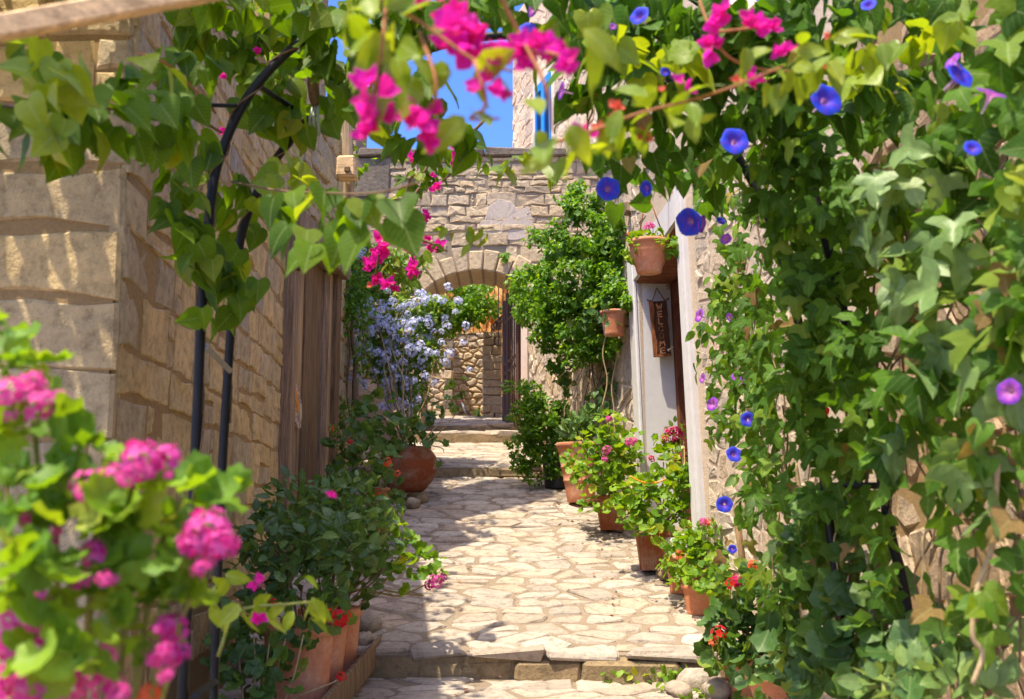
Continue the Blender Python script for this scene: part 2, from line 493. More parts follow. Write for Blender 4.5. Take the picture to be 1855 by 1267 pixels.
# ------------------------------------------------------------------ stones
def stone_mesh(poly, h, back, bev, O, U, V, N, mat, name, tilt=0.0, rough=0.004, target=8):
    """A stone with the given outline, proud of the wall by h; returns mesh and its origin."""
    pts = [Vector((p[0], p[1])) for p in poly]
    while len(pts) < target:
        L = [(pts[(i + 1) % len(pts)] - pts[i]).length for i in range(len(pts))]
        i = max(range(len(pts)), key=lambda k: L[k])
        a, b = pts[i], pts[(i + 1) % len(pts)]
        pr = Vector((-(b - a).y, (b - a).x))
        pts.insert(i + 1, a.lerp(b, random.uniform(0.4, 0.6)) + pr * random.uniform(-0.035, 0.06))
    c = sum(pts, Vector((0, 0))) / len(pts)
    n = len(pts)
    R = sum((p - c).length for p in pts) / n
    bev = min(bev, 0.4 * R)
    ta, tb = random.uniform(-tilt, tilt), random.uniform(-tilt, tilt)
    Wc = O + U * c.x + V * c.y
    vs = []
    for lev in range(3):
        for p in pts:
            q = p - c
            if lev == 2:
                q = q * max(0.3, 1 - bev * 1.15 / max(q.length, 1e-4))
            z = -back if lev == 0 else (h - bev * random.uniform(0.7, 1.1) if lev == 1 else h + random.uniform(-rough, rough))
            if lev:
                z += ta * q.x + tb * q.y
            vs.append(U * q.x + V * q.y + N * z)
    vs.append(N * (h + random.uniform(-rough, rough * 1.6)))
    f, sm = [], []
    for i in range(n):
        j = (i + 1) % n
        f.append((i, j, n + j, n + i)); sm.append(False)
        f.append((n + i, n + j, 2 * n + j, 2 * n + i)); sm.append(False)
        f.append((2 * n + i, 2 * n + j, 3 * n)); sm.append(False)
    return mk(name, vs, f, mat, sm), Wc


def lay_stones(parent, polys, O, U, V, N, mat, name, h=(0.01, 0.03), back=0.05, bev=0.015, tilt=0.03, rough=0.004, target=8, cap=300, mats=None):
    for i, p in enumerate(polys):
        if i >= cap:
            break
        me, w = stone_mesh(p, random.uniform(*h), back, bev, O, U, V, N, mats(p) if mats else mat, name, tilt, rough, target)
        part(name, me, parent, Matrix.Translation(w))


def courses(u0, u1, v0, v1, ch, cw, holes=None, gap=0.015, jit=0.012, slope=0.0, split=0.22):
    """Rough coursed masonry as a list of quads; holes(v0, v1) gives u intervals to leave out."""
    out = []
    v = v0
    while v < v1 - 0.03:
        hgt = random.uniform(*ch)
        hgt = min(hgt, v1 - v)
        if v1 - (v + hgt) < ch[0] * 0.5:
            hgt = v1 - v
        spans = [(u0, u1)]
        for (a, b) in (holes(v, v + hgt) if holes else []):
            ns = []
            for (p, q) in spans:
                if b <= p or a >= q:
                    ns.append((p, q))
                else:
                    if a - p > 0.05:
                        ns.append((p, a))
                    if q - b > 0.05:
                        ns.append((b, q))
            spans = ns
        for (p, q) in spans:
            u = p
            while u < q - 0.02:
                w = random.uniform(*cw) * (0.75 + 0.5 * hgt / ch[1])
                if q - (u + w) < cw[0] * 0.6:
                    w = q - u
                g = gap / 2

                def cell(a, b, c, d):
                    j = lambda: random.uniform(-jit, jit)
                    if b - a > 0.03 and d - c > 0.025:
                        out.append([(a + g + j(), c + g + j()), (b - g + j(), c + g + j()), (b - g + j(), d - g + j()), (a + g + j(), d - g + j())])
                if hgt > 0.16 and random.random() < split:
                    s = random.uniform(0.35, 0.65)
                    cell(u, u + w, v, v + hgt * s)
                    cell(u, u + w, v + hgt * s, v + hgt)
                elif hgt > 0.13 and random.random() < split and w > 0.25:
                    k = u + w * random.uniform(0.72, 0.85)
                    cell(u, k, v, v + hgt)
                    cell(k, u + w, v, v + hgt * 0.5)
                    cell(k, u + w, v + hgt * 0.5, v + hgt)
                else:
                    cell(u, u + w, v, v + hgt)
                u += w
        v += hgt
    return out


def voronoi(u0, u1, v0, v1, du, dv, gap=0.012, inside=None, rnd=0.42, chaikin=True, shrinkvar=0.0, cut=0.1):
    """Irregular rubble cells: a jittered brick grid of seeds, clipped by bisectors."""
    seeds = []
    r = 0
    v = v0 + dv / 2
    while v < v1 + dv * 0.5:
        u = u0 + (du / 2 if r % 2 else 0)
        while u < u1 + du * 0.5:
            seeds.append((u + random.uniform(-rnd, rnd) * du, v + random.uniform(-rnd, rnd) * dv))
            u += du * random.uniform(0.75, 1.3)
        v += dv
        r += 1
    A = np.array(seeds)
    sc = np.array([1 / du, 1 / dv])
    B = A * sc
    cells = []
    lo, hi = np.array([u0, v0]) * sc, np.array([u1, v1]) * sc
    for i in range(len(B)):
        poly = [(lo[0], lo[1]), (hi[0], lo[1]), (hi[0], hi[1]), (lo[0], hi[1])]
        d = B - B[i]
        q = np.einsum('ij,ij->i', d, d)
        for j in np.argsort(q)[1:18]:
            m = (B[i] + B[j]) / 2
            n = d[j]
            new = []
            k = len(poly)
            for a in range(k):
                p, w = poly[a], poly[(a + 1) % k]
                sp = (p[0] - m[0]) * n[0] + (p[1] - m[1]) * n[1]
                sw = (w[0] - m[0]) * n[0] + (w[1] - m[1]) * n[1]
                if sp <= 0:
                    new.append(p)
                if sp * sw < 0:
                    t = sp / (sp - sw)
                    new.append((p[0] + (w[0] - p[0]) * t, p[1] + (w[1] - p[1]) * t))
            poly = new
            if len(poly) < 3:
                break
        if len(poly) < 3:
            continue
        P = [Vector((p[0] * du, p[1] * dv)) for p in poly]
        c = sum(P, Vector((0, 0))) / len(P)
        if inside and not inside(c.x, c.y):
            continue
        if chaikin:
            Q = []
            for a in range(len(P)):
                p, w = P[a], P[(a + 1) % len(P)]
                Q += [p.lerp(w, cut), p.lerp(w, 1 - cut)]
            P = []
            for p in Q:
                if not P or (p - P[-1]).length > 0.02:
                    P.append(p)
        g = gap * random.uniform(0.7, 1.5 + shrinkvar)
        P = [p - (p - c) * min(0.4, g / max((p - c).length, 0.01)) for p in P]
        if len(P) > 10:
            P = [p for k, p in enumerate(P) if k % 2 == 0 or k < 2 * (10 - len(P) // 2)]
        if max((p - c).length for p in P) > 0.03:
            cells.append([(p.x, p.y) for p in P])
    return cells

# ------------------------------------------------------------------ ground, path, hill
STEPS = [(-3.0, -0.52), (6.62, 0.0), (6.62, 0.143), (11.5, 1.38), (11.5, 1.489), (14.0, 1.924), (14.0, 2.05), (14.9, 2.147), (14.9, 2.226), (17.2, 2.58), (21.0, 2.9)]


def gz(Y):
    for (a, za), (b, zb) in zip(STEPS, STEPS[1:]):
        if b > a and a <= Y < b:
            return za + (zb - za) * (Y - a) / (b - a)
    return STEPS[-1][1]


RW = [(1.2, 2.0), (5.6, 1.99), (7.9, 1.333), (9.5, 1.2), (14.2, 0.28), (30, -0.2)]


def rw(Y):
    for (a, xa), (b, xb) in zip(RW, RW[1:]):
        if a <= Y < b:
            return xa + (xb - xa) * (Y - a) / (b - a)
    return RW[0][1]


structure('ground', mk('ground', [(-900, -900, -1.0), (900, -900, -1.0), (900, 900, -1.0), (-900, 900, -1.0)], [(0, 1, 2, 3)], M['earth']))
pv, pf = [], []
for i, (y, z) in enumerate(STEPS):
    pv += [(-4.5, y, z), (4.5, y, z)]
    if i:
        pf.append((2 * i - 2, 2 * i - 1, 2 * i + 1, 2 * i))
n = len(pv)
pv += [(-4.5, -3, -1.2), (4.5, -3, -1.2), (4.5, 21, -1.2), (-4.5, 21, -1.2)]
path = structure('path', mk('path', pv, pf, M['mortar_path']))

hv, hf = [], []
for j in range(22):
    for i in range(26):
        x, y = -30 + i * 2.4, 19.5 + j * 2.0
        z = 2.4 + 5.2 * (1 - math.exp(-(j * 2.0) / 2.6)) + 0.5 * mnoise.noise((x * 0.2, y * 0.2, 0)) * (j > 0) - 0.0015 * (x + 2) ** 2 * min(1, j / 4)
        hv.append((x, y, z))
        if i and j:
            k = j * 26 + i
            hf.append((k - 27, k - 26, k, k - 1))
structure('hill', mk('hill', hv, hf, M['dry_hill'], True))

terr = [(4.9, 6.60, 0.36, 0.21), (6.66, 9.0, 0.29, 0.165), (9.0, 11.46, 0.29, 0.165), (11.53, 13.97, 0.34, 0.18), (14.03, 14.87, 0.34, 0.22), (14.93, 17.0, 0.36, 0.26)]
for k, (a, b, du, dv) in enumerate(terr):
    za, zb = gz(a), gz(b)
    V = Vector((0, b - a, zb - za))
    L = V.length
    V.normalize()
    U = Vector((1, 0, 0))
    N = U.cross(V)
    O = Vector((0, a, za))
    cells = voronoi(-1.72, 2.1, 0.0, L, du, dv, 0.012, lambda u, v: u < rw(a + v * V.y) - 0.05 and (k < 4 or -1.3 < u < 0.25), 0.42, shrinkvar=0.9, cut=0.13)
    tr = structure('path_terrace', mk('path_terrace', [O + U * u + V * v + N * 0.004 for u, v in ((-4.4, 0.01), (4.4, 0.01), (4.4, L), (-4.4, L))], [(0, 1, 2, 3)], M['mortar_path']))
    lay_stones(tr, cells, O, U, V, N, M['paving'], 'paving_stone', (0.006, 0.02), 0.03, 0.012, 0.035, 0.005, 9)
# step risers: rough blocks under an overhanging edge
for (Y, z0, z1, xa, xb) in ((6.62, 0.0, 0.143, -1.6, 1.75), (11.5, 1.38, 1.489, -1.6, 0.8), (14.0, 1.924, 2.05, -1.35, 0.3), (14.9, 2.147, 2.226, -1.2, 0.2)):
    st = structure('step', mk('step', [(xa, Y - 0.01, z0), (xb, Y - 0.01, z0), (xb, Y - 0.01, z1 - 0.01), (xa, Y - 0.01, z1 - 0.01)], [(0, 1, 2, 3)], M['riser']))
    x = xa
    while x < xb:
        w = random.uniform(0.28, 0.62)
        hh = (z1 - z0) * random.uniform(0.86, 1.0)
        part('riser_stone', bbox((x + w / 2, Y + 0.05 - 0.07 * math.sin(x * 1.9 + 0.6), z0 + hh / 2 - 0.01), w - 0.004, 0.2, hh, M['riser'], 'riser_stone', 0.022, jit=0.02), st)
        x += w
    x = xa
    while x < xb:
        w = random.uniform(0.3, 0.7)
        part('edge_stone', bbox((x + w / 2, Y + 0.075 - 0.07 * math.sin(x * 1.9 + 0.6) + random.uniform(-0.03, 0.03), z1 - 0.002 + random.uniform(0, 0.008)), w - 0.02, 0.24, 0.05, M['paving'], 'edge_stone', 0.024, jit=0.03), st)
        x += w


# ------------------------------------------------------------------ walls
def frame(A, B, right, lean=0.0):
    """U along the wall from A to B, V up (leaning), N towards the lane."""
    A, B = Vector((*A, 0)), Vector((*B, 0))
    U = (B - A).normalized()
    N = Vector((U.y, -U.x, 0))
    if (N.x < 0) != right:
        N = -N
    V = Vector((-lean, 0, 1)).normalized()
    return A, U, V, N, (B - A).length


def wall_core(O, U, V, N, pts, th, mat, parent, name='wall'):
    return part(name, extrude(pts, O, U, V, N, -th, 0.0, name, mat), parent)


P = [(-2.75, 4.1), (-1.56, 4.1), (-1.80, 8.1), (-1.706, 9.9), (-1.777, 11.2), (-2.45, 11.25), (-2.5, 14.25)]
# corner house on the left: a front of long squared blocks and a side of rough courses
ch = thing('corner_house', 'golden stone corner house with big squared blocks behind the black arch', 'house', (-2.0, 5.0, -0.3))
O, U, V, N, L = frame(P[0], P[1], False)
N = Vector((0, -1, 0))
wall_core(O, U, V, N, [(-1.0, -1), (L - 0.03, -1), (L - 0.03, 4.15), (-1.0, 4.15)], 0.6, M['mortar_left'], ch)
cs = courses(-0.6, L + 0.0, -0.4, 4.15, (0.25, 0.3), (0.45, 0.85), None, 0.016, 0.008, 0, 0.08)
lay_stones(ch, cs, O, U, V, N, M['stone_left'], 'stone', (0.01, 0.018), 0.06, 0.014, 0.01, 0.003, 11)
O, U, V, N, L = frame(P[1], P[2], False)
wall_core(O, U, V, N, [(0.03, -1), (L, -1), (L, 5.5), (3.5, 5.75), (3.45, 4.15), (0.03, 4.15)], 0.6, M['mortar_left'], ch)
cs = courses(0.0, L, 0.25, 4.9, (0.12, 0.29), (0.2, 0.46), None, 0.014, 0.015)
cs = [p for p in cs if not (p[0][0] < 3.4 and max(q[1] for q in p) > 4.17)]
lay_stones(ch, cs, O, U, V, N, M['stone_left'], 'stone', (0.002, 0.012), 0.06, 0.008, 0.03, 0.005, 11, 285)

# old house with the plank doors
oh = thing('old_house', 'golden rubble house with tall weathered plank doors on the left', 'house', (-1.8, 9.2, 0.6))
O, U, V, N, L = frame(P[2], P[3], False)
wall_core(O, U, V, N, [(0, 3.42), (L, 3.42), (L, 4.7), (1.2, 4.7), (1.2, 8.8), (0.35, 8.8), (0.35, 5.3), (0, 5.5)], 0.6, M['mortar_left'], oh)  # tall block in the outline is unseen, added to shade the path
lay_stones(oh, courses(0, L, 3.44, 4.7, (0.12, 0.24), (0.2, 0.42), None, 0.016, 0.02) + courses(0.0, 1.1, 4.7, 5.25, (0.14, 0.24), (0.2, 0.42), None, 0.016, 0.02), O, U, V, N, M['stone_left'], 'stone', (0.004, 0.03), 0.05, 0.012, 0.05, 0.007, 10)
dr = part('plank_door', bbox(O + U * (L / 2) + V * 1.9 - N * 0.2, 0.05, L - 0.1, 2.7, M['wood_dark'], 'plank_door', 0.004, N, U, V), oh)
part('lintel', bbox(O + U * (L / 2) + V * 3.33 + N * 0.0, 0.26, L + 0.1, 0.19, M['wood_grey'], 'lintel', 0.012, N, U, V, 0.008), oh)


def plank(u0, u1, mat, d, w=0.035, name='plank', z0=0.35, z1=3.23, tone=0):
    part(name, bbox(O + U * ((u0 + u1) / 2) + V * ((z0 + z1) / 2) + N * d, w, u1 - u0, z1 - z0, M[mat], name, 0.005, N, U, V, 0.004), dr)


plank(0.0, 0.13, 'wood_grey', 0.01, 0.16, 'door_post')
plank(0.145, 0.20, 'wood_light', -0.015, 0.07, 'door_strip')
plank(0.215, 0.265, 'wood_dark', -0.03, 0.05, 'door_strip')
plank(0.27, 0.52, 'wood_light', -0.06)
plank(0.525, 0.80, 'wood_light', -0.058)
plank(0.83, 1.12, 'wood_dark', -0.05)
plank(1.125, 1.42, 'wood_dark', -0.052)
plank(1.43, 1.48, 'wood_grey', -0.035, 0.05, 'door_strip')
plank(1.50, 1.60, 'wood_light', -0.01, 0.08, 'door_strip')
plank(1.615, L - 0.02, 'wood_dark', 0.0, 0.14, 'door_post')
part('door_hinge', bbox(O + U * 0.31 + V * 3.0 - N * 0.032, 0.02, 0.03, 0.3, M['bark'], 'door_hinge', 0.004, N, U, V), dr)
part('door_latch', bbox(O + U * 0.03 + V * 2.98 + N * 0.1, 0.05, 0.12, 0.14, M['brown_metal'], 'door_latch', 0.01, N, U, V), dr)
O3, U3, V3, N3, L3 = frame(P[3], P[4], False)
wall_core(O3, U3, V3, N3, [(0, 0.2), (L3, 0.2), (L3, 4.7), (0, 4.7)], 0.67, M['mortar_left'], oh)
lay_stones(oh, courses(0.0, L3, 0.7, 4.7, (0.12, 0.26), (0.2, 0.45), None, 0.014, 0.02), O3, U3, V3, N3, M['stone_left'], 'stone', (0.01, 0.035), 0.05, 0.02, 0.05, 0.008, 9, 130)
pq = tag(part('door_plaque', extrude([(-0.13, 0.17), (-0.02, 0.14), (0.16, 0.02), (0.2, -0.03), (0.19, -0.22), (0.12, -0.24), (-0.06, -0.16), (-0.14, -0.12)], O + U * 0.5 + V * 1.93 - N * 0.03, U, V, N, 0.0, 0.025, 'door_plaque', M['mosaic'])), 'pebbly mosaic plaque with orange spots hung on the plank door', 'plaque')
WM[pq.name] = Matrix.Identity(4)
for (a, b, r) in ((-0.09, 0.07, 0.3), (0.0, 0.02, -0.3), (0.06, -0.06, -0.3)):
    el = [(a + 0.045 * math.cos(k * 0.63) * 1 + 0.03 * math.sin(k * 0.63) * r, b + 0.055 * math.sin(k * 0.63)) for k in range(10)]
    part('orange_spot', extrude(el, O + U * 0.5 + V * 1.93 - N * 0.03, U, V, N, 0.02, 0.031, 'orange_spot', M['orange']), pq)
el = [(0.14 + 0.04 * math.cos(k * 0.63), -0.1 + 0.08 * math.sin(k * 0.63)) for k in range(10)]
part('shell', extrude(el, O + U * 0.5 + V * 1.93 - N * 0.03, U, V, N, 0.02, 0.033, 'shell', M['cream']), pq)
mb = MB()
mb.tube([O + U * 0.37 + V * 2.09, O + U * 0.38 + V * 2.2 - N * 0.02, O + U * 0.4 + V * 2.26 - N * 0.05], 0.006)
part('hanging_string', mb.mesh('hanging_string', M['twine']), pq)
mb = MB()
mb.tube(spline([at(500, 396, 8.0), at(505, 408, 7.95), at(502, 422, 8.0), at(507, 430, 7.95), at(506, 442, 8.0)]), 0.018, 0.012)
tag(part('ribbon', mb.mesh('ribbon', M['blue_paint'])), 'small blue ribbon hanging at the top corner of the plank door', 'ribbon')

# recess between old house and arch wall
rc = thing('recess_wall', 'short rubble wall in shade behind the blue plumbago', 'wall', (-2.48, 12.7, 1.6))
O, U, V, N, L = frame(P[4], P[5], False)
N = Vector((0, 1, 0))
O, U, V, N, L = frame(P[5], P[6], False)
wall_core(O, U, V, N, [(0, 0.5), (L, 0.5), (L, 5.4), (0, 5.4)], 0.5, M['mortar_arch'], rc)
lay_stones(rc, courses(0, L, 1.4, 5.3, (0.14, 0.26), (0.25, 0.5), None, 0.016, 0.02), O, U, V, N, M['stone_arch'], 'stone', (0.01, 0.035), 0.05, 0.02, 0.04, 0.008, 8, 120)

# arch wall
AY = 14.2
aw = thing('arch_wall', 'grey stone wall with a low segmental arch over the stepped lane', 'wall', (-0.5, AY, 1.9))
O, U, V, N = Vector((0, AY, 0)), Vector((1, 0, 0)), Vector((0, 0, 1)), Vector((0, -1, 0))
xl, xr = at(768, 525, AY).x, at(957, 525, AY).x
zs, zc = at(860, 527, AY).z, at(860, 489, AY).z
half, rise = (xr - xl) / 2, zc - zs
R = (half * half + rise * rise) / (2 * rise)
ax, az = (xl + xr) / 2, zc - R
th0 = math.asin(half / R)
arc = [(ax + R * math.sin(a), az + R * math.cos(a)) for a in np.linspace(-th0, th0, 13)]
top = at(900, 284, AY).z
wall_core(O, U, V, N, [(-2.9, 1.0), (xl, 1.0)] + arc + [(xr, 1.0), (1.7, 1.0), (1.7, top), (-2.18, top), (-2.18, top + 0.85), (-2.9, top + 0.85)], 0.88, M['mortar_arch'], aw)
RO = R + 0.29
n = 9
for i in range(n):
    a0, a1 = -th0 + 2 * th0 * i / n + 0.006, -th0 + 2 * th0 * (i + 1) / n - 0.006
    ro = RO + random.uniform(-0.09, 0.07)
    f = -0.03 + random.uniform(-0.02, 0.01)
    vs = []
    for (r, y) in ((R - 0.012, AY + f), (ro, AY + f), (R - 0.012, AY + 0.9), (ro, AY + 0.9)):
        for a in (a0, a1):
            vs.append(Vector((ax + r * math.sin(a) + random.uniform(-0.008, 0.008), y, az + r * math.cos(a) + random.uniform(-0.008, 0.008))))
    part('voussoir', bevelled(vs, [(0, 1, 3, 2), (4, 6, 7, 5), (0, 4, 5, 1), (2, 3, 7, 6), (0, 2, 6, 4), (1, 5, 7, 3)], M['stone_arch'], 'voussoir', 0.02), aw)


def arch_hole(v0, v1):
    if v0 < zs:
        return [(xl, xr)] if v1 < zs else [(ax - RO * math.sin(th0) + 0.08, ax + RO * math.sin(th0) - 0.08)]
    if v0 < az + RO:
        h = math.sqrt(max(0.0, RO * RO - ((v0 + v1) / 2 - az) ** 2)) - 0.03
        return [(ax - h, ax + h)]
    return []


cs = courses(-2.5, 1.2, 1.9, top, (0.075, 0.25), (0.14, 0.42), arch_hole, 0.014, 0.02)
cs += courses(-2.88, -2.19, top + 0.0, top + 0.85, (0.15, 0.24), (0.25, 0.42), None, 0.012, 0.016)
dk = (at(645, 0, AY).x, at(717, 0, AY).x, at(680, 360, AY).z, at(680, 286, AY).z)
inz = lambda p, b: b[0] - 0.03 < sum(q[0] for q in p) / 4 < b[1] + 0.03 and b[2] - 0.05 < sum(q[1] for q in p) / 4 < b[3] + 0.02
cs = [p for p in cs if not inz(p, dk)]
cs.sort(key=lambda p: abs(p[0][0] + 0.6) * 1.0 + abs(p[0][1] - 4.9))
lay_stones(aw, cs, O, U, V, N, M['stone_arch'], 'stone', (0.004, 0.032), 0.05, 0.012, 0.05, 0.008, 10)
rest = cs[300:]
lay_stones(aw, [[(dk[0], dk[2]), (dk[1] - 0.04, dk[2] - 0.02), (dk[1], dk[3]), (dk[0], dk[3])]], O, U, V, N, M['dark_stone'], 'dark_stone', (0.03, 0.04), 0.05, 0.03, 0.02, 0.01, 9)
pts = [(880, 395), (886, 372), (905, 360), (925, 364), (938, 382), (958, 376), (966, 400), (963, 432), (925, 438), (900, 432), (872, 425), (868, 408)]
jag = []
for (p, q) in zip(pts, pts[1:] + pts[:1]):
    for k in range(3):
        jag.append((p[0] + (q[0] - p[0]) * k / 3 + random.uniform(-2.5, 2.5), p[1] + (q[1] - p[1]) * k / 3 + random.uniform(-2, 2)))
pp = [at(x, y, AY) for x, y in reversed(jag)]
lay_stones(aw, [[(p.x, p.z) for p in pp]], O, U, V, N, M['patch'], 'render_patch', (0.02, 0.024), 0.04, 0.01, 0.0, 0.004, 24)
x = -2.17
while x < 1.5:
    w = random.uniform(0.4, 0.8)
    part('coping_stone', bbox((x + w / 2, AY + 0.42, top + 0.05), w - 0.015, 1.0, random.uniform(0.09, 0.13), M['dark_stone'], 'coping_stone', 0.02, jit=0.02), aw)
    x += w

# beyond the arch: rubble wall, pillar, gate, railing
rb = thing('rubble_wall', 'rubble stone wall seen through the archway', 'wall', (-1.4, 18.1, 2.6))
O, U, V, N = Vector((-3.4, 18.4, 0)), Vector((1, -0.12, 0)).normalized(), Vector((0, 0, 1)), Vector((-0.12, -1, 0)).normalized()
tz = at(850, 602, 18).z
wall_core(O, U, V, N, [(0, 2), (3.15, 2), (3.15, tz), (2.2, tz + 0.05), (0, tz + 0.25)], 0.5, M['mortar_left'], rb)
lay_stones(rb, voronoi(0.9, 3.15, 2.5, tz, 0.17, 0.115, 0.006, None, 0.42), O, U, V, N, M['stone_far'], 'stone', (0.015, 0.05), 0.04, 0.025, 0.08, 0.008, 8)
pl = thing('gate_pillar', 'squared stone pillar beside the iron gate beyond the arch', 'pillar', (at(892, 700, 16.6).x, 16.8, 2.5))
z = 2.42
x0, x1 = at(874, 700, 16.6).x, at(909, 700, 16.6).x
while z < at(890, 602, 16.6).z:
    h = random.uniform(0.09, 0.17)
    if random.random() < 0.4:
        k = x0 + (x1 - x0) * random.uniform(0.4, 0.65)
        for (a, b) in ((x0, k), (k, x1)):
            part('stone', bbox(((a + b) / 2, 16.85, z + h / 2), b - a - 0.008, 0.5, h - 0.008, M['stone_far'], 'stone', 0.014, jit=0.012), pl)
    else:
        part('stone', bbox(((x0 + x1) / 2 + random.uniform(-0.01, 0.01), 16.85, z + h / 2), x1 - x0, 0.5, h - 0.008, M['stone_far'], 'stone', 0.014, jit=0.012), pl)
    z += h
ptz = z
pr = thing('wall_pier', 'narrow dark stone pier on the rubble wall under the arch', 'pier', (at(812, 640, 17.6).x, 17.7, 2.6))
for k in range(9):
    z = 2.55 + k * 0.17
    part('stone', bbox((at(812, 640, 17.6).x + random.uniform(-0.02, 0.02), 17.75, z + 0.08), 0.13, 0.5, 0.16, M['dark_stone'] if k % 2 else M['stone_far'], 'stone', 0.014, jit=0.01), pr)


def bar(mb, a, b, w=0.02):
    a, b = Vector(a), Vector(b)
    Z = (b - a).normalized()
    X = Z.orthogonal().normalized()
    mb.box((a + b) / 2, w, w, (b - a).length, X, Z.cross(X), Z)


gt = thing('iron_gate', 'tall brown iron bar gate standing open under the arch', 'gate', (0.1, 14.6, 2.1))
g0, g1 = at(939, 640, 14.45), at(914, 640, 15.6)
gzb, gzt = 2.2, at(930, 522, 14.9).z
for k in range(8):
    f = k / 7
    p = g0.lerp(g1, f)
    mb = MB()
    edge = k in (0, 7) or k == 5
    bar(mb, (p.x, p.y, gzb), (p.x, p.y, gzt - (0.0 if k < 6 else 0.05)), 0.05 if edge else 0.018)
    part('gate_post' if edge else 'gate_bar', mb.mesh('gate_bar', M['brown_metal']), gt)
for z in (gzb + 0.12, gzb + 0.86, gzb + 1.0, gzt - 0.4):
    mb = MB()
    bar(mb, (g0.x, g0.y, z), (g1.x, g1.y, z), 0.035)
    part('gate_rail', mb.mesh('gate_rail', M['brown_metal']), gt)
for k in range(5):
    p = at(903 + k * 8, 560, 15.7 - 0.15 * k)
    mb = MB()
    bar(mb, (p.x, p.y, p.z - 0.55), (p.x, p.y, p.z + 0.75), 0.012)
    part('gate_bar', mb.mesh('gate_bar', M['brown_metal']), gt)
rl = thing('iron_railing', 'low brown railing with a sheet metal box on the gate pillar', 'railing', (at(900, 610, 16.2).x, 16.4, ptz))
ra, rbp = at(891, 575, 16.9), at(911, 572, 16.0)
zt, zb = at(900, 580, 16.4).z, ptz + 0.02
for k in range(6):
    p = ra.lerp(rbp, k / 5)
    mb = MB()
    bar(mb, (p.x, p.y, zb), (p.x, p.y, zt), 0.022)
    part('railing_bar', mb.mesh('railing_bar', M['brown_metal']), rl)
for z in (zt, zb + 0.05):
    mb = MB()
    bar(mb, (ra.x, ra.y, z), (rbp.x, rbp.y, z), 0.03)
    part('rail', mb.mesh('rail', M['brown_metal']), rl)
part('metal_box', bbox((at(903, 615, 16.3).x, 16.35, (zt + zb) / 2 - 0.03), 0.1, 0.3, (zt - zb) * 0.75, M['brown_metal'], 'metal_box', 0.008), rl)
mb = MB()
q = at(846, 752, 16.9)
mb.tube([q, at(842, 742, 16.9), at(837, 728, 16.95)], 0.022)
pp_ = tag(part('water_pipe', mb.mesh('water_pipe', M['grey_metal'])), 'short grey standpipe at the foot of the rubble wall', 'pipe')
WM[pp_.name] = Matrix.Identity(4)
part('tap', bbox(at(837, 727, 16.94), 0.05, 0.03, 0.02, M['ger_red'], 'tap', 0.004), pp_)

# upper house with the blue shutter
uh = thing('upper_house', 'tall pale stone house against the sky above the arch wall', 'house', (0.9, 17.3, 5.9))
O, U, V, N, L = frame((0.02, 20.0), (1.85, 14.3), True)
wall_core(O, U, V, N, [(0, 3.0), (L, 3.0), (L, 10.9), (0, 10.9)], 0.6, M['mortar_right'], uh)
u0, u1 = (20 - 18.54) * 1.05, (20 - 17.75) * 1.05
win = (u0, u1, 6.7, 8.8)
cs = voronoi(0.0, L, 5.7, 10.9, 0.33, 0.24, 0.014, lambda u, v: not (u0 - 0.2 < u < u1 + 0.2 and 6.5 < v < 9.0), 0.42)
lay_stones(uh, cs, O, U, V, N, M['stone_right'], 'stone', (0.001, 0.018), 0.04, 0.012, 0.05, 0.007, 9)
wf = part('window', extrude([(u0, 6.7), (u1, 6.7), (u1, 8.8), (u0, 8.8)], O, U, V, N, 0.002, 0.02, 'window', M['blue_dark']), uh)
for (a, b, c, d) in ((u0 - 0.17, u0, 6.6, 8.97), (u1, u1 + 0.17, 6.6, 8.97), (u0, u1, 8.8, 8.97)):
    part('surround', extrude([(a, c), (b, c), (b, d), (a, d)], O, U, V, N, 0.0, 0.05, 'surround', M['sill_plaster']), wf)
um = (u0 + u1) / 2
for (a, b, c, d) in ((u0, u0 + 0.07, 6.7, 8.8), (u1 - 0.07, u1, 6.7, 8.8), (um - 0.08, um + 0.08, 6.7, 8.8), (u0 + 0.07, um - 0.08, 8.65, 8.8), (um + 0.08, u1 - 0.07, 8.65, 8.8)):
    part('shutter_frame', extrude([(a, c), (b, c), (b, d), (a, d)], O, U, V, N, 0.02, 0.07, 'shutter_frame', M['blue_paint']), wf)
sm = None
for k in range(44):
    z = 6.75 + k * 0.043
    for (a, b) in ((u0 + 0.07, um - 0.08), (um + 0.08, u1 - 0.07)):
        me = mk('slat', [O + U * a + V * z + N * 0.055 - O, O + U * b + V * z + N * 0.055 - O, O + U * b + V * (z + 0.022) + N * 0.025 - O, O + U * a + V * (z + 0.022) + N * 0.025 - O,
                         O + U * a + V * (z - 0.006) + N * 0.05 - O, O + U * b + V * (z - 0.006) + N * 0.05 - O, O + U * b + V * (z + 0.016) + N * 0.02 - O, O + U * a + V * (z + 0.016) + N * 0.02 - O],
                [(0, 1, 2, 3), (4, 7, 6, 5), (0, 4, 5, 1), (2, 6, 7, 3)], M['blue_paint']) if k >= 20 else None
        if me:
            part('slat', me, wf, Matrix.Translation(O))

# right-hand house with the white doorway
rh = thing('white_door_house', 'pale rubble house with a white plastered doorway on the right', 'house', (1.4, 8.6, 1.0))
LEAN = 0.03
O, U, V, N, L = frame((1.40, 7.9), (1.23, 9.5), True, LEAN)   # u = 0 near jamb, u = L far jamb


def zlin(u, a, b):
    return a + (b - a) * u / L


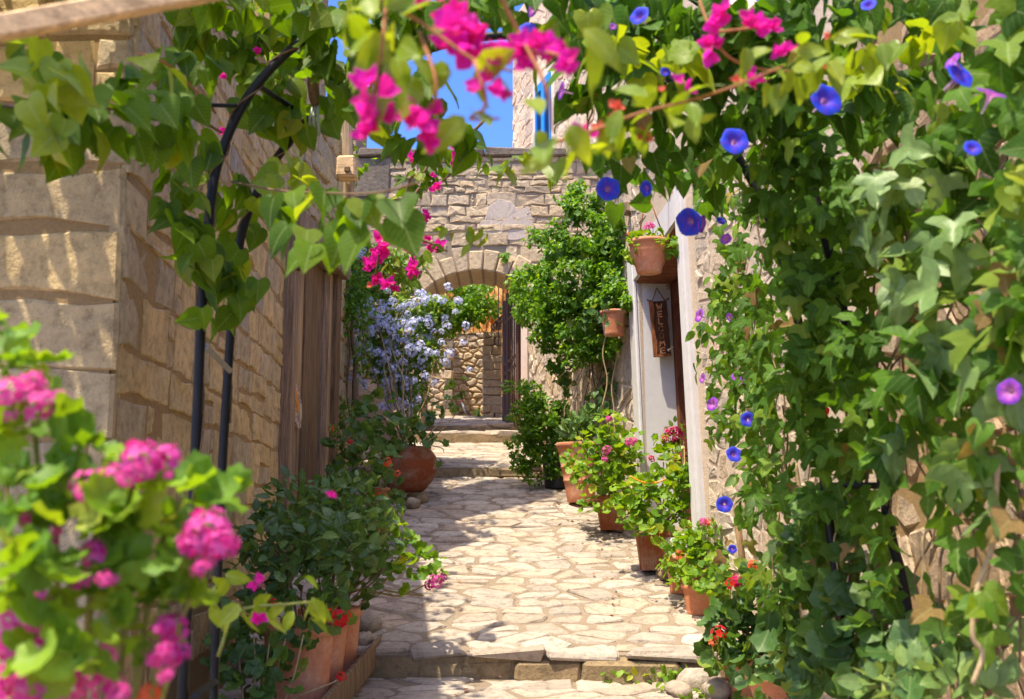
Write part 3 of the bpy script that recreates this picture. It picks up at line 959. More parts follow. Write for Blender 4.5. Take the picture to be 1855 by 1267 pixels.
wall_core(O, U, V, N, [(0, 3.5), (L, 3.37), (L, 5.6), (0, 5.6)], 0.5, M['mortar_right'], rh)
lay_stones(rh, voronoi(0, L, 3.58, 5.6, 0.26, 0.19, 0.014), O, U, V, N, M['stone_right'], 'stone', (0.001, 0.016), 0.04, 0.012, 0.04, 0.006, 9)
dw = part('doorway', extrude([(0, 3.28), (L, 3.13), (L, 3.372), (0, 3.502)], O, U, V, N, -0.36, 0.015, 'doorway', M['white']), rh)
part('reveal', extrude([(0, 0), (0.4, 0), (0.34, 2.5), (0, 2.5)], O + U * L + V * 0.7, -N, V, U, 0.0, 0.3, 'reveal', M['white']), dw)
part('reveal_corner', bbox(O + U * (L + 0.1) + V * 2.0 + N * 0.003, 0.04, 0.22, 2.9, M['white'], 'reveal_corner', 0.012, N, U, V), dw)
part('lintel_soffit', extrude([(0.0, 3.25), (L - 0.003, 3.105), (L - 0.003, 3.125), (0.0, 3.275)], O, U, V, N, -0.38, -0.02, 'lintel_soffit', M['soffit']), dw)
door = part('door', extrude([(-0.1, 0.7), (L, 0.7), (L, 3.3), (-0.1, 3.3)], O, U, V, N, -0.5, -0.44, 'door', M['door_brown']), rh)
part('door_frame', extrude([(L - 0.09, 0.7), (L - 0.004, 0.7), (L - 0.004, 3.1), (L - 0.09, 3.1)], O, U, V, N, -0.44, -0.33, 'door_frame', M['door_brown']), door)
part('door_frame', extrude([(0.0, 3.02), (L - 0.1, 2.9), (L - 0.1, 3.08), (0.0, 3.2)], O, U, V, N, -0.44, -0.33, 'door_frame', M['door_brown']), door)
part('door_step', bbox(O + U * (L / 2) + V * 0.72 - N * 0.1, 0.6, L, 0.2, M['white'], 'door_step', 0.015, N, U, V), rh)
On, Un, Vn, Nn, Ln = frame((2.02, 5.6), (1.40, 7.9), True, LEAN)
wall_core(On, Un, Vn, Nn, [(0, -1), (Ln, -1), (Ln, 5.4), (Ln - 1.0, 4.4), (0, 4.3)], 0.5, M['mortar_right'], rh)
part('surround', extrude([(Ln - 0.17, 0.5), (Ln + 0.01, 0.5), (Ln + 0.01, 3.5), (Ln - 0.12, 3.5)], On, Un, Vn, Nn, 0.0, 0.035, 'surround', M['white']), dw)
part('surround_moulding', extrude([(Ln - 0.1, 0.5), (Ln - 0.07, 0.5), (Ln - 0.07, 3.5), (Ln - 0.1, 3.5)], On, Un, Vn, Nn, 0.035, 0.05, 'surround_moulding', M['white']), dw)
lay_stones(rh, voronoi(0.5, Ln - 0.24, 0.6, 4.0, 0.21, 0.15, 0.01, None, 0.36), On, Un, Vn, Nn, M['stone_right'], 'stone', (0.0, 0.011), 0.04, 0.01, 0.04, 0.006, 9, 300)

gw = thing('garden_wall', 'pale rubble wall half hidden behind the big green creeper', 'wall', (2.0, 3.5, -0.2))
O, U, V, N, L = frame((2.0, 0.8), (1.99, 5.6), True, 0.0)
wall_core(O, U, V, N, [(0, -1), (L, -1), (L, 4.2), (0, 4.2)], 0.5, M['mortar_left'], gw)
lay_stones(gw, voronoi(0.9, L, -0.2, 4.15, 0.31, 0.22, 0.009, None, 0.34), O, U, V, N, M['stone_brown'], 'stone', (-0.006, 0.024), 0.04, 0.016, 0.1, 0.012, 9, 290)

iw = thing('ivy_house_wall', 'pale rubble wall under the ivy between the white doorway and the arch', 'wall', (0.7, 11.8, 1.5))
O, U, V, N, L = frame((1.23, 9.5), (0.3, 14.2), True, 0.02)
wall_core(O, U, V, N, [(0.0, 0), (L, 0), (L, 3.9), (0.4, 4.2), (0.35, 5.4), (0.0, 5.4)], 0.5, M['mortar_right'], iw)
lay_stones(iw, voronoi(0.22, L, 1.1, 4.1, 0.28, 0.19, 0.014), O, U, V, N, M['stone_right'], 'stone', (0.001, 0.018), 0.04, 0.012, 0.05, 0.007, 9)
tag(part('timber_end', bbox(at(1155, 378, 9.6) + Vector((0.1, 0, 0)), 0.45, 0.16, 0.1, M['wood_grey'], 'timber_end', 0.012, jit=0.01)), 'grey weathered beam end sticking out above the hanging pot', 'beam')

# welcome sign
sg = thing('welcome_sign', 'dark wooden WELCOME sign hanging in the white doorway', 'sign', at(1196, 645, 9.42))
c = at(1196, 596, 9.42)
rot = Matrix.Rotation(math.radians(3.6), 4, 'Y')
hh = (at(1196, 546, 9.42).z - at(1196, 646, 9.42).z)
ww = at(1212, 596, 9.42).x - at(1181, 596, 9.42).x
TM = Matrix.Translation(c) @ Matrix.Rotation(math.radians(-3.6), 4, 'Y')
ol = []
for k in range(9):
    ol.append((-ww / 2 + random.uniform(-0.004, 0.006), -hh / 2 + hh * k / 8))
for k in range(9):
    ol.append((ww / 2 + random.uniform(-0.006, 0.004), hh / 2 - hh * k / 8))
Z3 = Vector((0, 0, 0))
X_, Z_, Ym = Vector((1, 0, 0)), Vector((0, 0, 1)), Vector((0, -1, 0))
bd = part('board', extrude(ol, Z3, X_, Z_, Ym, -0.02, 0.012, 'board', M['sign_wood']), sg, TM)
bk = []
for k in range(9):
    bk.append((-ww / 2 - 0.003, -hh / 2 + hh * k / 8))
for k in range(9):
    bk.append((-ww / 2 + 0.03 + random.uniform(-0.009, 0.012), hh / 2 - hh * k / 8))
part('bark_edge', extrude(bk, Z3, X_, Z_, Ym, -0.018, 0.02, 'bark_edge', M['sign_bark']), sg, TM)
part('bark_edge', extrude([(-0.06, -hh / 2 - 0.002), (0.07, -hh / 2 - 0.002), (0.072, -hh / 2 + 0.02), (0.02, -hh / 2 + 0.012), (-0.02, -hh / 2 + 0.022), (-0.06, -hh / 2 + 0.015)], Z3, X_, Z_, Ym, -0.015, 0.018, 'bark_edge', M['sign_bark']), sg, TM)
GL = {
    'W': [[(-1, 1), (-0.5, -1), (0, 0.5), (0.5, -1), (1, 1)]],
    'E': [[(0.75, 1), (-0.75, 1), (-0.75, -1), (0.75, -1)], [(-0.75, 0), (0.55, 0)]],
    'L': [[(-0.7, 1), (-0.7, -1), (0.7, -1)]],
    'C': [[(0.75 * math.cos(a), math.sin(a)) for a in np.linspace(0.8, 5.5, 10)]],
    'O': [[(0.75 * math.cos(a), math.sin(a)) for a in np.linspace(0, 2 * math.pi, 13)]],
    'M': [[(-0.9, -1), (-0.75, 1), (0, -0.3), (0.75, 1), (0.9, -1)]],
}
for i, chh in enumerate('WELCOME'):
    cz = hh / 2 - hh * (0.105 + 0.132 * i)
    mb = MB()
    s = 0.023
    for st in GL[chh]:
        for a, b in zip(st, st[1:]):
            p, q = Vector((0.006 + a[0] * s, -0.0145, cz + a[1] * s * 1.05)), Vector((0.006 + b[0] * s, -0.0145, cz + b[1] * s * 1.05))
            d = (q - p).normalized()
            mb.box((p + q) / 2, 0.011, 0.005, (q - p).length + 0.009, d.cross(Vector((0, 1, 0))), Vector((0, 1, 0)), d)
    part('letter', mb.mesh('letter', M['sign_letter']), sg, TM)
mb = MB()
ap = Vector((-0.0, -0.0, hh / 2 + 0.125))
mb.tube([(-0.055, -0.01, hh / 2 - 0.005), ap], 0.005)
mb.tube([(0.062, -0.01, hh / 2 + 0.0), ap], 0.005)
for sgn in (-1, 1):
    mb.tube([(sgn * 0.06, -0.015, hh / 2 + 0.002), (sgn * 0.1, -0.02, hh / 2 + 0.012)], 0.008)
    mb.tube([(sgn * 0.06, -0.015, hh / 2 + 0.004), (sgn * 0.105, -0.02, hh / 2 + 0.025)], 0.004)
part('string', mb.mesh('string', M['twine']), sg, TM)
mb = MB()
for k in range(4):
    mb.tube([(0.045, -0.02, -hh / 2 + 0.055), (0.06 + 0.015 * k, -0.03, -hh / 2 + 0.04 + 0.012 * k)], 0.004)
part('straw_bow', mb.mesh('straw_bow', M['cream']), sg, TM)

# house number: a faint brown 3 above the sign
mb = MB()
c3 = at(1209, 518, 9.46)
for cy in (0.018, -0.018):
    pts = [c3 + Vector((0.018 * math.cos(a), -0.003, cy + 0.018 * math.sin(a))) for a in np.linspace(2.4, -2.0 if cy > 0 else -2.4, 9)]
    mb.tube(pts, 0.004, 0.004, 5)
tag(part('house_number', mb.mesh('house_number', M['twine'])), 'small brown house number 3 above the welcome sign', 'number')

# timber bits
tb0, tb1 = at(-60, 62, 1.55), at(400, -22, 1.75)
d = (tb1 - tb0).normalized()
sd = d.cross(Vector((0, 0, 1))).normalized()
tag(part('timber_batten', bbox((tb0 + tb1) / 2, (tb1 - tb0).length, 0.03, 0.038, M['wood_tan'], 'timber_batten', 0.004, d, sd, sd.cross(d))), 'pale sawn timber batten crossing the top left corner overhead', 'beam')
sp = thing('timber_stake', 'bleached timber stake with a sawn square block on the old house', 'post', at(630, 420, 6.2))
a, b = at(632, 395, 6.2), at(627, 165, 6.2)
part('stake', bbox((a + b) / 2, 0.062, 0.06, (b - a).length, M['wood_post'], 'stake', 0.012, (X_ - (b - a).normalized() * (b - a).normalized().x).normalized(), Vector((0, 1, 0)), (b - a).normalized(), 0.006), sp)
part('block', bbox(at(629, 306, 6.08), 0.115, 0.12, 0.135, M['wood_tan'], 'block', 0.012, jit=0.004), sp)
part('bolt', bbox(at(629, 307, 6.01), 0.035, 0.02, 0.035, M['bark'], 'bolt', 0.006), sp)
a, b = Vector((-0.93, 5.2, gz(5.2) + 0.1)), Vector((-0.84, 6.9, gz(6.5) + 0.16))
d = (b - a).normalized()
tag(part('ground_plank', bbox((a + b) / 2, 0.035, 1.75, 0.15, M['wood_grey'], 'ground_plank', 0.006, d.cross(Vector((0, 0, 1))).normalized(), d, d.cross(Vector((0, 0, 1))).normalized().cross(d) * -1, 0.008)), 'grey weathered plank on edge along the front left pots', 'plank')


def rock(name, c, sx, sy, sz, label, mat='paving', group=None):
    bm = bmesh.new()
    bmesh.ops.create_icosphere(bm, subdivisions=2, radius=0.5)
    o = Vector((random.random() * 50, 0, 0))
    for v in bm.verts:
        v.co *= 1 + 0.35 * mnoise.noise(v.co * 2.2 + o)
        v.co = Vector((v.co.x * sx, v.co.y * sy, v.co.z * sz))
    for f in bm.faces:
        f.smooth = True
    me = bpy.data.meshes.new(name)
    bm.to_mesh(me)
    bm.free()
    me.materials.append(M[mat])
    o = part(name, me, None, Matrix.Translation(c) @ Matrix.Rotation(random.uniform(0, 6), 4, 'Z'))
    return tag(o, label, 'stone', group)


def atg(px, py, Y, dz=0.0):
    """Ground point below the pixel column at depth Y."""
    p = at(px, py, Y)
    return Vector((p.x, Y, gz(Y) + dz))


rock('loose_stone', atg(1266, 1222, 6.35, 0.05), 0.28, 0.2, 0.15, 'large pale loose stone at the right end of the front step')
rock('loose_stone', atg(1230, 1255, 6.15, 0.04), 0.2, 0.15, 0.1, 'smaller loose stone in front of the large pale stone')
rock('loose_stone', atg(1300, 1250, 6.1, 0.05), 0.2, 0.16, 0.14, 'pale stone wedged beside the lowest right terracotta pot')
rock('loose_stone', atg(668, 1135, 7.0, 0.05), 0.17, 0.2, 0.18, 'pointed rock leaning by the rear left terracotta pot')
rock('loose_stone', atg(660, 1160, 6.8, 0.03), 0.12, 0.12, 0.1, 'small rock beside the pointed rock by the left pots')
rock('loose_stone', atg(748, 912, 10.15, 0.05), 0.24, 0.15, 0.13, 'tan rock propping up the big brown jar', 'stone_left')
rock('loose_stone', atg(765, 905, 10.35, 0.05), 0.16, 0.14, 0.13, 'dark rock tucked under the right side of the brown jar', 'riser')
rock('loose_stone', atg(1205, 1043, 8.05, 0.04), 0.16, 0.14, 0.11, 'stone block under the ribbed square planter', 'riser')
rock('loose_stone', atg(1245, 1090, 7.75, 0.03), 0.12, 0.12, 0.09, 'small pale stone between the right terracotta pots')
rock('loose_stone', atg(1052, 900, 10.3, 0.03), 0.16, 0.14, 0.09, 'flat stone under the big tapered terracotta pot', 'riser')

# ------------------------------------------------------------------ leaf and flower shapes
def tri_mesh(name, v, tris, luv, mat, rnd=None):
    return mk(name, v, tris, mat, True, luv, rnd)


def leaf_tpl(st, fold=0.15, droop=0.2, ruffle=0.02, twist=0.0, mid=True, seed=0):
    rr = random.Random(seed)
    V, T, UV = [], [], []

    def add(x, y):
        z = fold * abs(x) - droop * y * y + twist * x * y
        V.append((x, y, z))
        UV.append((x, y, 0))
        return len(V) - 1
    k = len(st)
    rib = [add(0, s[0]) for s in st]
    for sg in (-1, 1):
        ed, md = [], []
        for s in st:
            e = add(sg * s[1], s[2])
            V[e] = (V[e][0], V[e][1], V[e][2] + rr.uniform(-ruffle, ruffle) * 2)
            ed.append(e)
            if mid:
                m = add(sg * s[1] * 0.5, (s[0] + s[2]) / 2)
                V[m] = (V[m][0], V[m][1], V[m][2] + 0.02)
                md.append(m)
        for i in range(k - 1):
            rows = [rib, md, ed] if mid else [rib, ed]
            for a, b in zip(rows, rows[1:]):
                q = (a[i], b[i], b[i + 1], a[i + 1])
                if sg < 0:
                    q = q[::-1]
                T.append((q[0], q[1], q[2]))
                T.append((q[0], q[2], q[3]))
    return np.array(V, float), np.array(T), np.array(UV, float)


HEART = [(0.0, 0.02, -0.0), (0.02, 0.22, -0.14), (0.08, 0.42, -0.06), (0.22, 0.5, 0.14), (0.4, 0.45, 0.36), (0.62, 0.28, 0.62), (0.82, 0.11, 0.84), (1.0, 0.0, 1.0)]
TRILOBE = [(0.0, 0.02, 0.0), (0.02, 0.24, -0.14), (0.08, 0.5, -0.08), (0.16, 0.66, 0.2), (0.24, 0.4, 0.26), (0.32, 0.22, 0.36), (0.48, 0.28, 0.55), (0.7, 0.2, 0.76), (1.0, 0.0, 1.0)]
OVATE = [(0.0, 0.01, 0.0), (0.15, 0.2, 0.14), (0.42, 0.29, 0.42), (0.72, 0.19, 0.72), (1.0, 0.0, 1.0)]
LANCE = [(0.0, 0.01, 0.0), (0.2, 0.11, 0.2), (0.5, 0.15, 0.5), (0.78, 0.09, 0.78), (1.0, 0.0, 1.0)]
SMALL = [(0.0, 0.02, 0.0), (0.45, 0.27, 0.45), (1.0, 0.0, 1.0)]
BRACT = [(0.0, 0.03, 0.0), (0.15, 0.3, 0.1), (0.45, 0.42, 0.42), (0.75, 0.24, 0.74), (1.0, 0.0, 1.0)]


def ger_tpl(n=11, amp=0.06, cup=0.18, seed=0):
    rr = random.Random(seed)
    V, UV, T = [(0, 0.12, 0)], [(0, 0.0, 0)], []
    for ring, (rad, z) in enumerate(((0.5, 0.5), (1.0, 1.0))):
        for i in range(n):
            a = math.radians(-68 + 316 * i / (n - 1))
            sc = rad * (0.47 + 0.05 * rr.uniform(-1, 1) + (0.035 if i % 2 else -0.03) * ring)
            x, y = sc * math.cos(a), 0.42 + sc * math.sin(a)
            if i in (0, n - 1):
                y -= 0.05 * rad
            V.append((x, y, cup * rad * rad * 0.6 + (amp if i % 2 else -amp) * rad + rr.uniform(-0.02, 0.02)))
            UV.append((x, y, 0))
    for i in range(n - 1):
        T += [(0, 1 + i, 2 + i), (1 + i, 1 + n + i, 2 + n + i), (1 + i, 2 + n + i, 2 + i)]
    return np.array(V, float), np.array(T), np.array(UV, float)


TPL = {
    'heart': [leaf_tpl(HEART, f, d, 0.02, t_, True, i) for i, (f, d, t_) in enumerate(((0.25, 0.18, 0.1), (0.1, 0.3, -0.15), (0.35, 0.1, 0.0), (0.05, 0.4, 0.2)))],
    'trilobe': [leaf_tpl(TRILOBE, f, d, 0.025, t_, True, i) for i, (f, d, t_) in enumerate(((0.3, 0.2, 0.1), (0.1, 0.35, -0.2), (0.45, 0.1, 0.0), (0.0, 0.45, 0.25)))],
    'ovate': [leaf_tpl(OVATE, f, d, 0.01, t_, False, i) for i, (f, d, t_) in enumerate(((0.25, 0.2, 0.1), (0.1, 0.35, -0.1), (0.4, 0.1, 0.0)))],
    'lance': [leaf_tpl(LANCE, f, d, 0.01, t_, False, i) for i, (f, d, t_) in enumerate(((0.3, 0.25, 0.1), (0.15, 0.45, -0.1), (0.4, 0.1, 0.0)))],
    'small': [leaf_tpl(SMALL, f, d, 0.0, 0, False, i) for i, (f, d) in enumerate(((0.25, 0.2), (0.1, 0.4)))],
    'ger': [ger_tpl(11, 0.05, 0.2, 1), ger_tpl(11, 0.07, -0.1, 2), ger_tpl(13, 0.04, 0.35, 3), ger_tpl(11, 0.06, 0.1, 4)],
}
_lm = {}


def leaf_meshes(kind, mat):
    if (kind, mat) not in _lm:
        _lm[(kind, mat)] = [tri_mesh('leaf', v, [tuple(x) for x in tr], uv, M[mat]) for v, tr, uv in TPL[kind]]
    return _lm[(kind, mat)]


def unit(a):
    return a / np.maximum(np.linalg.norm(a, axis=-1, keepdims=True), 1e-6)


def bases(d, n):
    y = unit(d)
    z = unit(n - (n * y).sum(-1, keepdims=True) * y)
    x = np.cross(y, z)
    return np.stack([x, y, z], axis=-1)     # columns


def mass(name, tpls, pos, B, size, mat, rnd=None):
    """Many leaves of a few shapes as one real mesh."""
    k = len(pos)
    var = RN.integers(0, len(tpls), k)
    Vs, Ts, Us, Rs, off = [], [], [], [], 0
    rnd = RN.random(k) if rnd is None else rnd
    for i, (v, tr, uv) in enumerate(tpls):
        s = var == i
        if not s.any():
            continue
        w = np.einsum('kij,vj->kvi', B[s] * size[s][:, None, None], v) + pos[s][:, None, :]
        m = w.shape[0]
        Vs.append(w.reshape(-1, 3))
        Ts.append((tr[None] + (off + np.arange(m) * len(v))[:, None, None]).reshape(-1, 3))
        Us.append(np.tile(uv, (m, 1)))
        Rs.append(np.repeat(rnd[s], len(v)))
        off += m * len(v)
    Vs, Ts, Us, Rs = map(np.concatenate, (Vs, Ts, Us, Rs))
    me = bpy.data.meshes.new(name)
    me.vertices.add(len(Vs))
    me.vertices.foreach_set('co', Vs.astype(np.float32).ravel())
    me.loops.add(len(Ts) * 3)
    me.loops.foreach_set('vertex_index', Ts.astype(np.int32).ravel())
    me.polygons.add(len(Ts))
    me.polygons.foreach_set('loop_start', (np.arange(len(Ts)) * 3).astype(np.int32))
    me.polygons.foreach_set('use_smooth', np.ones(len(Ts), bool))
    a = me.attributes.new('luv', 'FLOAT_VECTOR', 'POINT')
    a.data.foreach_set('vector', Us.astype(np.float32).ravel())
    a = me.attributes.new('rnd', 'FLOAT', 'POINT')
    a.data.foreach_set('value', Rs.astype(np.float32))
    me.materials.append(M[mat])
    me.update(calc_edges=True)
    return me


def project(p):
    x, y, z = p[:, 0], p[:, 1], p[:, 2] - CAMZ
    f = y * CT + z * ST
    up = -y * ST + z * CT
    return CX + F * x / f, CY - F * up / f, f


def gen(c, rad, n, size, out=0.6, bias=(0, -0.35, 0.55), down=0.6, jit=0.5, shell=0.6):
    """n leaves round point c: positions, blade directions, normals, sizes."""
    c, rad = np.array(c), np.array(rad)
    o = unit(RN.normal(size=(n, 3)))
    r = RN.random((n, 1)) ** (1 / 3)
    r = shell + (1 - shell) * r if shell > 0.95 else np.maximum(r, shell * RN.random((n, 1)))
    p = c + o * r * rad
    nrm = o * out + np.array(bias) + RN.normal(size=(n, 3)) * jit
    d = o * 0.45 + np.array([0, 0, -down]) + RN.normal(size=(n, 3)) * 0.45
    return p, d, nrm, RN.uniform(size[0], size[1], n)


def pxc(L, size, depth=0.12, ypx=None, **kw):
    """Clumps listed as (px, py, Y, half width, half height, n) in photo pixels."""
    res = []
    for (px, py, Y, rx, ry, n) in L:
        k = Y / F
        res.append(gen(at(px, py, Y), (rx * k, max(depth, 0.6 * rx * k), ry * k), n, size, **kw))
    return cat(res)


def cat(res):
    return tuple(np.concatenate([r[i] for r in res]) for i in range(4))


def foliate(root, tr, kind, mat, cap=300, stuff_name='foliage', name='leaf', minpx=7):
    p, d, nrm, s = tr
    B = bases(d, nrm)
    px, py, f = project(p)
    app = s * F / np.maximum(f, 0.1)
    vis = (px > -60) & (px < 1915) & (py > -60) & (py < 1327) & (f > 0.3) & (app > minpx)
    score = np.where(vis, app * RN.uniform(0.7, 1.3, len(s)), -1)
    order = np.argsort(-score)
    own = order[:cap][score[order[:cap]] > 0] if cap else np.array([], int)
    ms = leaf_meshes(kind, mat) if len(own) else None
    inv = WM[root.name].inverted()
    for i in own:
        Mx = Matrix(((*(B[i, 0] * s[i]), p[i, 0]), (*(B[i, 1] * s[i]), p[i, 1]), (*(B[i, 2] * s[i]), p[i, 2]), (0, 0, 0, 1)))
        o = bpy.data.objects.new(name, random.choice(ms))
        C.objects.link(o)
        o.parent = root
        o.matrix_basis = inv @ Mx
    rest = np.setdiff1d(np.arange(len(s)), own)
    if len(rest):
        part(stuff_name, mass(stuff_name, TPL[kind], p[rest], B[rest], s[rest], mat), root, kind='stuff')


def flower_obj(root, me, p, facing, size, name='flower', spin=None):
    z = Vector(facing).normalized()
    x = z.orthogonal().normalized()
    x = (Matrix.Rotation(random.uniform(0, 6.28) if spin is None else spin, 3, z) @ x)
    y = z.cross(x)
    Mx = Matrix(((x.x * size, y.x * size, z.x * size, p[0]), (x.y * size, y.y * size, z.y * size, p[1]), (x.z * size, y.z * size, z.z * size, p[2]), (0, 0, 0, 1)))
    o = bpy.data.objects.new(name, me)
    C.objects.link(o)
    o.parent = root
    o.matrix_basis = WM[root.name].inverted() @ Mx
    return o


def compound(name, tpls, items, mat, rnd=None):
    """A flower made of petals: items = (pos, dir, normal, size)."""
    p, d, n, s = (np.array([i[k] for i in items], float) for k in range(4))
    return mass(name, tpls, p, bases(d, n), s, mat, rnd)


def boug_mesh(mat, k=3):
    it = []
    for j in range(k):
        base = np.array([random.uniform(-0.55, 0.55), random.uniform(-0.55, 0.55), random.uniform(-0.2, 0.2)]) * (0 if k == 1 else 1)
        tw = unit(np.array([base[0] * 0.8 + random.uniform(-0.3, 0.3), base[1] * 0.8 + random.uniform(-0.3, 0.3), 0.8]))
        for a in range(3):
            an = a * 2.094 + random.uniform(-0.25, 0.25) + j
            o = unit(np.cross(tw, [math.cos(an), math.sin(an), 0.2]))
            it.append((base, o + tw * 0.55, tw - o * 0.6, random.uniform(0.75, 0.95)))
    tp = [leaf_tpl(BRACT, 0.35, -0.1, 0.03, 0.1, False, 5), leaf_tpl(BRACT, 0.1, -0.35, 0.03, -0.1, False, 6)]
    return compound('flower', tp, it, mat)


def head_mesh(mat, n=20, flat=0.75, pet=0.36):
    it, rn = [], []
    tp = [leaf_tpl(SMALL, 0.1, 0.15, 0.0, 0, False, 2)]
    for j in range(n):
        f = (j + 0.5) / n
        th, ph = math.acos(1 - f * 1.35), j * 2.39996
        o = np.array([math.sin(th) * math.cos(ph), math.sin(th) * math.sin(ph), math.cos(th) * flat]) * random.uniform(0.55, 1.05)
        ou = unit(o + np.array([0, 0, 0.2]))
        a1 = unit(np.cross(ou, [0.3, 0.7, 0.2]))
        a2 = np.cross(ou, a1)
        r0 = random.random()
        for k in range(5):
            an = k * 1.2566 + j
            it.append((o, a1 * math.cos(an) + a2 * math.sin(an) + ou * 0.25, ou, pet * random.uniform(0.85, 1.1)))
            rn.append((r0 + random.uniform(-0.1, 0.1)) % 1)
    tp = [(v * np.array([1.5, 1, 1]), a, b) for v, a, b in tp]
    return compound('flower_head', tp, it, mat, np.array(rn))


def glory_mesh(mat='glory', rad_rings=((0.05, -1.5), (0.09, -0.8), (0.2, -0.3), (0.5, -0.06), (0.85, 0.02), (1.0, -0.03)), n=20):
    V, T, UV = [], [], []
    for i, (r, z) in enumerate(rad_rings):
        for j in range(n):
            a = 2 * math.pi * j / n
            q = r * (1 + (0.045 * math.cos(5 * a) + random.uniform(-0.02, 0.02)) * (i >= len(rad_rings) - 2))
            V.append((q * math.cos(a), q * math.sin(a), z + (0.03 * math.cos(5 * a) if i > 2 else 0)))
            UV.append((a, max(0.0, (r - 0.05) / 0.95), 0))
    for i in range(len(rad_rings) - 1):
        for j in range(n):
            j2 = (j + 1) % n
            a, b, c, d = i * n + j, i * n + j2, (i + 1) * n + j2, (i + 1) * n + j
            T += [(a, b, c), (a, c, d)]
    return tri_mesh('flower', V, T, UV, M[mat])


FM = {
    'boug': [boug_mesh('boug', k) for k in (3, 4, 3, 2, 4, 3)],
    'boug1': [boug_mesh('boug', 1) for k in range(3)],
    'coral': [boug_mesh('boug_coral', 2), boug_mesh('boug_coral', 1)],
    'glory': [glory_mesh(), glory_mesh()],
    'glory_pink': [glory_mesh('glory_pink')],
    'pink': [head_mesh('ger_pink', 17, 0.8, 0.4), head_mesh('ger_pink', 13, 0.7, 0.42), head_mesh('ger_pink', 20, 0.9, 0.38)],
    'mauve': [head_mesh('ger_mauve', 18, 0.8, 0.4), head_mesh('ger_mauve', 14, 0.9, 0.42), head_mesh('ger_mauve', 22, 0.8, 0.38)],
    'red': [head_mesh('ger_red', 9, 0.6, 0.5), head_mesh('ger_red', 6, 0.5, 0.55)],
    'orange': [head_mesh('ger_orange', 8, 0.6, 0.5)],
    'crimson': [head_mesh('ger_crimson', 20)],
    'plumbago': [head_mesh('plumbago', 13, 0.8, 0.42), head_mesh('plumbago', 10, 0.8, 0.46)],
}


def stem_part(root, pts, r0, r1, mat, name='stem', n=5):
    mb = MB()
    mb.tube(pts, r0, r1, n)
    return part(name, mb.mesh(name, M[mat]), root)


def wander(a, b, k=5, amp=0.04):
    a, b = Vector(a), Vector(b)
    return spline([a] + [a.lerp(b, i / k) + Vector((random.uniform(-amp, amp), random.uniform(-amp, amp), random.uniform(-amp, amp) * 0.6)) for i in range(1, k)] + [b], 3)


# ------------------------------------------------------------------ pots
def lathe(name, prof, mat, seg=32, wob=0.0):
    v, f = [], []
    for (r, z) in prof:
        for j in range(seg):
            a = 2 * math.pi * j / seg
            q = r * (1 + wob * math.sin(2 * a + z * 3))
            v.append((q * math.cos(a), q * math.sin(a), z))
    for i in range(len(prof) - 1):
        for j in range(seg):
            j2 = (j + 1) % seg
            f.append((i * seg + j, i * seg + j2, (i + 1) * seg + j2, (i + 1) * seg + j))
    f.append(tuple(range(seg - 1, -1, -1)))
    return mk(name, v, f, M[mat], [True] * (len(f) - 1) + [False])


def pot_prof(rt, rb, h, rim=0.05, lip=0.012, rings=0):
    p = [(rb, 0.0), (rb + 0.004, 0.006)]
    k = 8
    for i in range(1, k + 1):
        t_ = i / k
        r = rb + (rt - lip - rb) * t_
        z = (h - rim) * t_
        p.append((r, z))
        if rings and i in (3, 5):
            p += [(r + 0.006, z + 0.004), (r + 0.006, z + 0.02), (r + 0.002, z + 0.024)]
    p += [(rt, h - rim + 0.003), (rt + 0.002, h - 0.008), (rt - 0.003, h), (rt - 0.016, h - 0.002), (rt - 0.02, h - rim * 1.2), (rt - 0.03, h - rim * 1.4)]
    return p


def add_pot(root, loc, rt, rb, h, mat='terra', rim=0.05, rings=0, name='pot'):
    part(name, lathe(name, pot_prof(rt, rb, h, rim, 0.012, rings), mat), root, Matrix.Translation(loc))
    part('soil', lathe('soil', [(rt - 0.022, h - rim * 1.3), (rt * 0.5, h - rim * 1.15), (0.01, h - rim * 1.1)], 'bark', 20), root, Matrix.Translation(loc))


def square_pot(root, loc, wt, wb, h, mat='terra', name='pot', rot=0.0):
    """A square tapered planter with vertical ribs."""
    ring = []
    k = 11
    for side in range(4):
        for i in range(k * 2):
            t_ = -1 + 2 * i / (k * 2)
            off = -0.025 if (i // 1) % 2 else 0.012
            p = [(t_, -1 + -off), (1 + off, t_), (-t_, 1 + off), (-1 - off, -t_)][side]
            ring.append(p)
    flat = []
    for side in range(4):
        for i in range(k * 2):
            t_ = -1 + 2 * i / (k * 2)
            flat.append([(t_, -1), (1, t_), (-t_, 1), (-1, -t_)][side])
    lev = [(wb, 0, ring), (wb, 0.02, ring), (wb + (wt - wb) * 0.85, h * 0.84, ring), (wt * 0.98, h * 0.86, flat), (wt, h * 0.88, flat), (wt, h * 0.98, flat), (wt * 0.97, h, flat), (wt * 0.88, h, flat), (wt * 0.85, h * 0.85, flat)]
    v, f = [], []
    m = len(ring)
    for (w, z, rg) in lev:
        v += [(p[0] * w / 2, p[1] * w / 2, z) for p in rg]
    for i in range(len(lev) - 1):
        for j in range(m):
            j2 = (j + 1) % m
            f.append((i * m + j, i * m + j2, (i + 1) * m + j2, (i + 1) * m + j))
    f.append(tuple(range(m - 1, -1, -1)))
    Mx = Matrix.Translation(loc) @ Matrix.Rotation(rot, 4, 'Z')
    part(name, mk(name, v, f, M[mat]), root, Mx)
    part('soil', mk('soil', [(-wt * 0.44, -wt * 0.44, h * 0.87), (wt * 0.44, -wt * 0.44, h * 0.87), (wt * 0.44, wt * 0.44, h * 0.87), (-wt * 0.44, wt * 0.44, h * 0.87)], [(0, 1, 2, 3)], M['bark']), root, Mx)


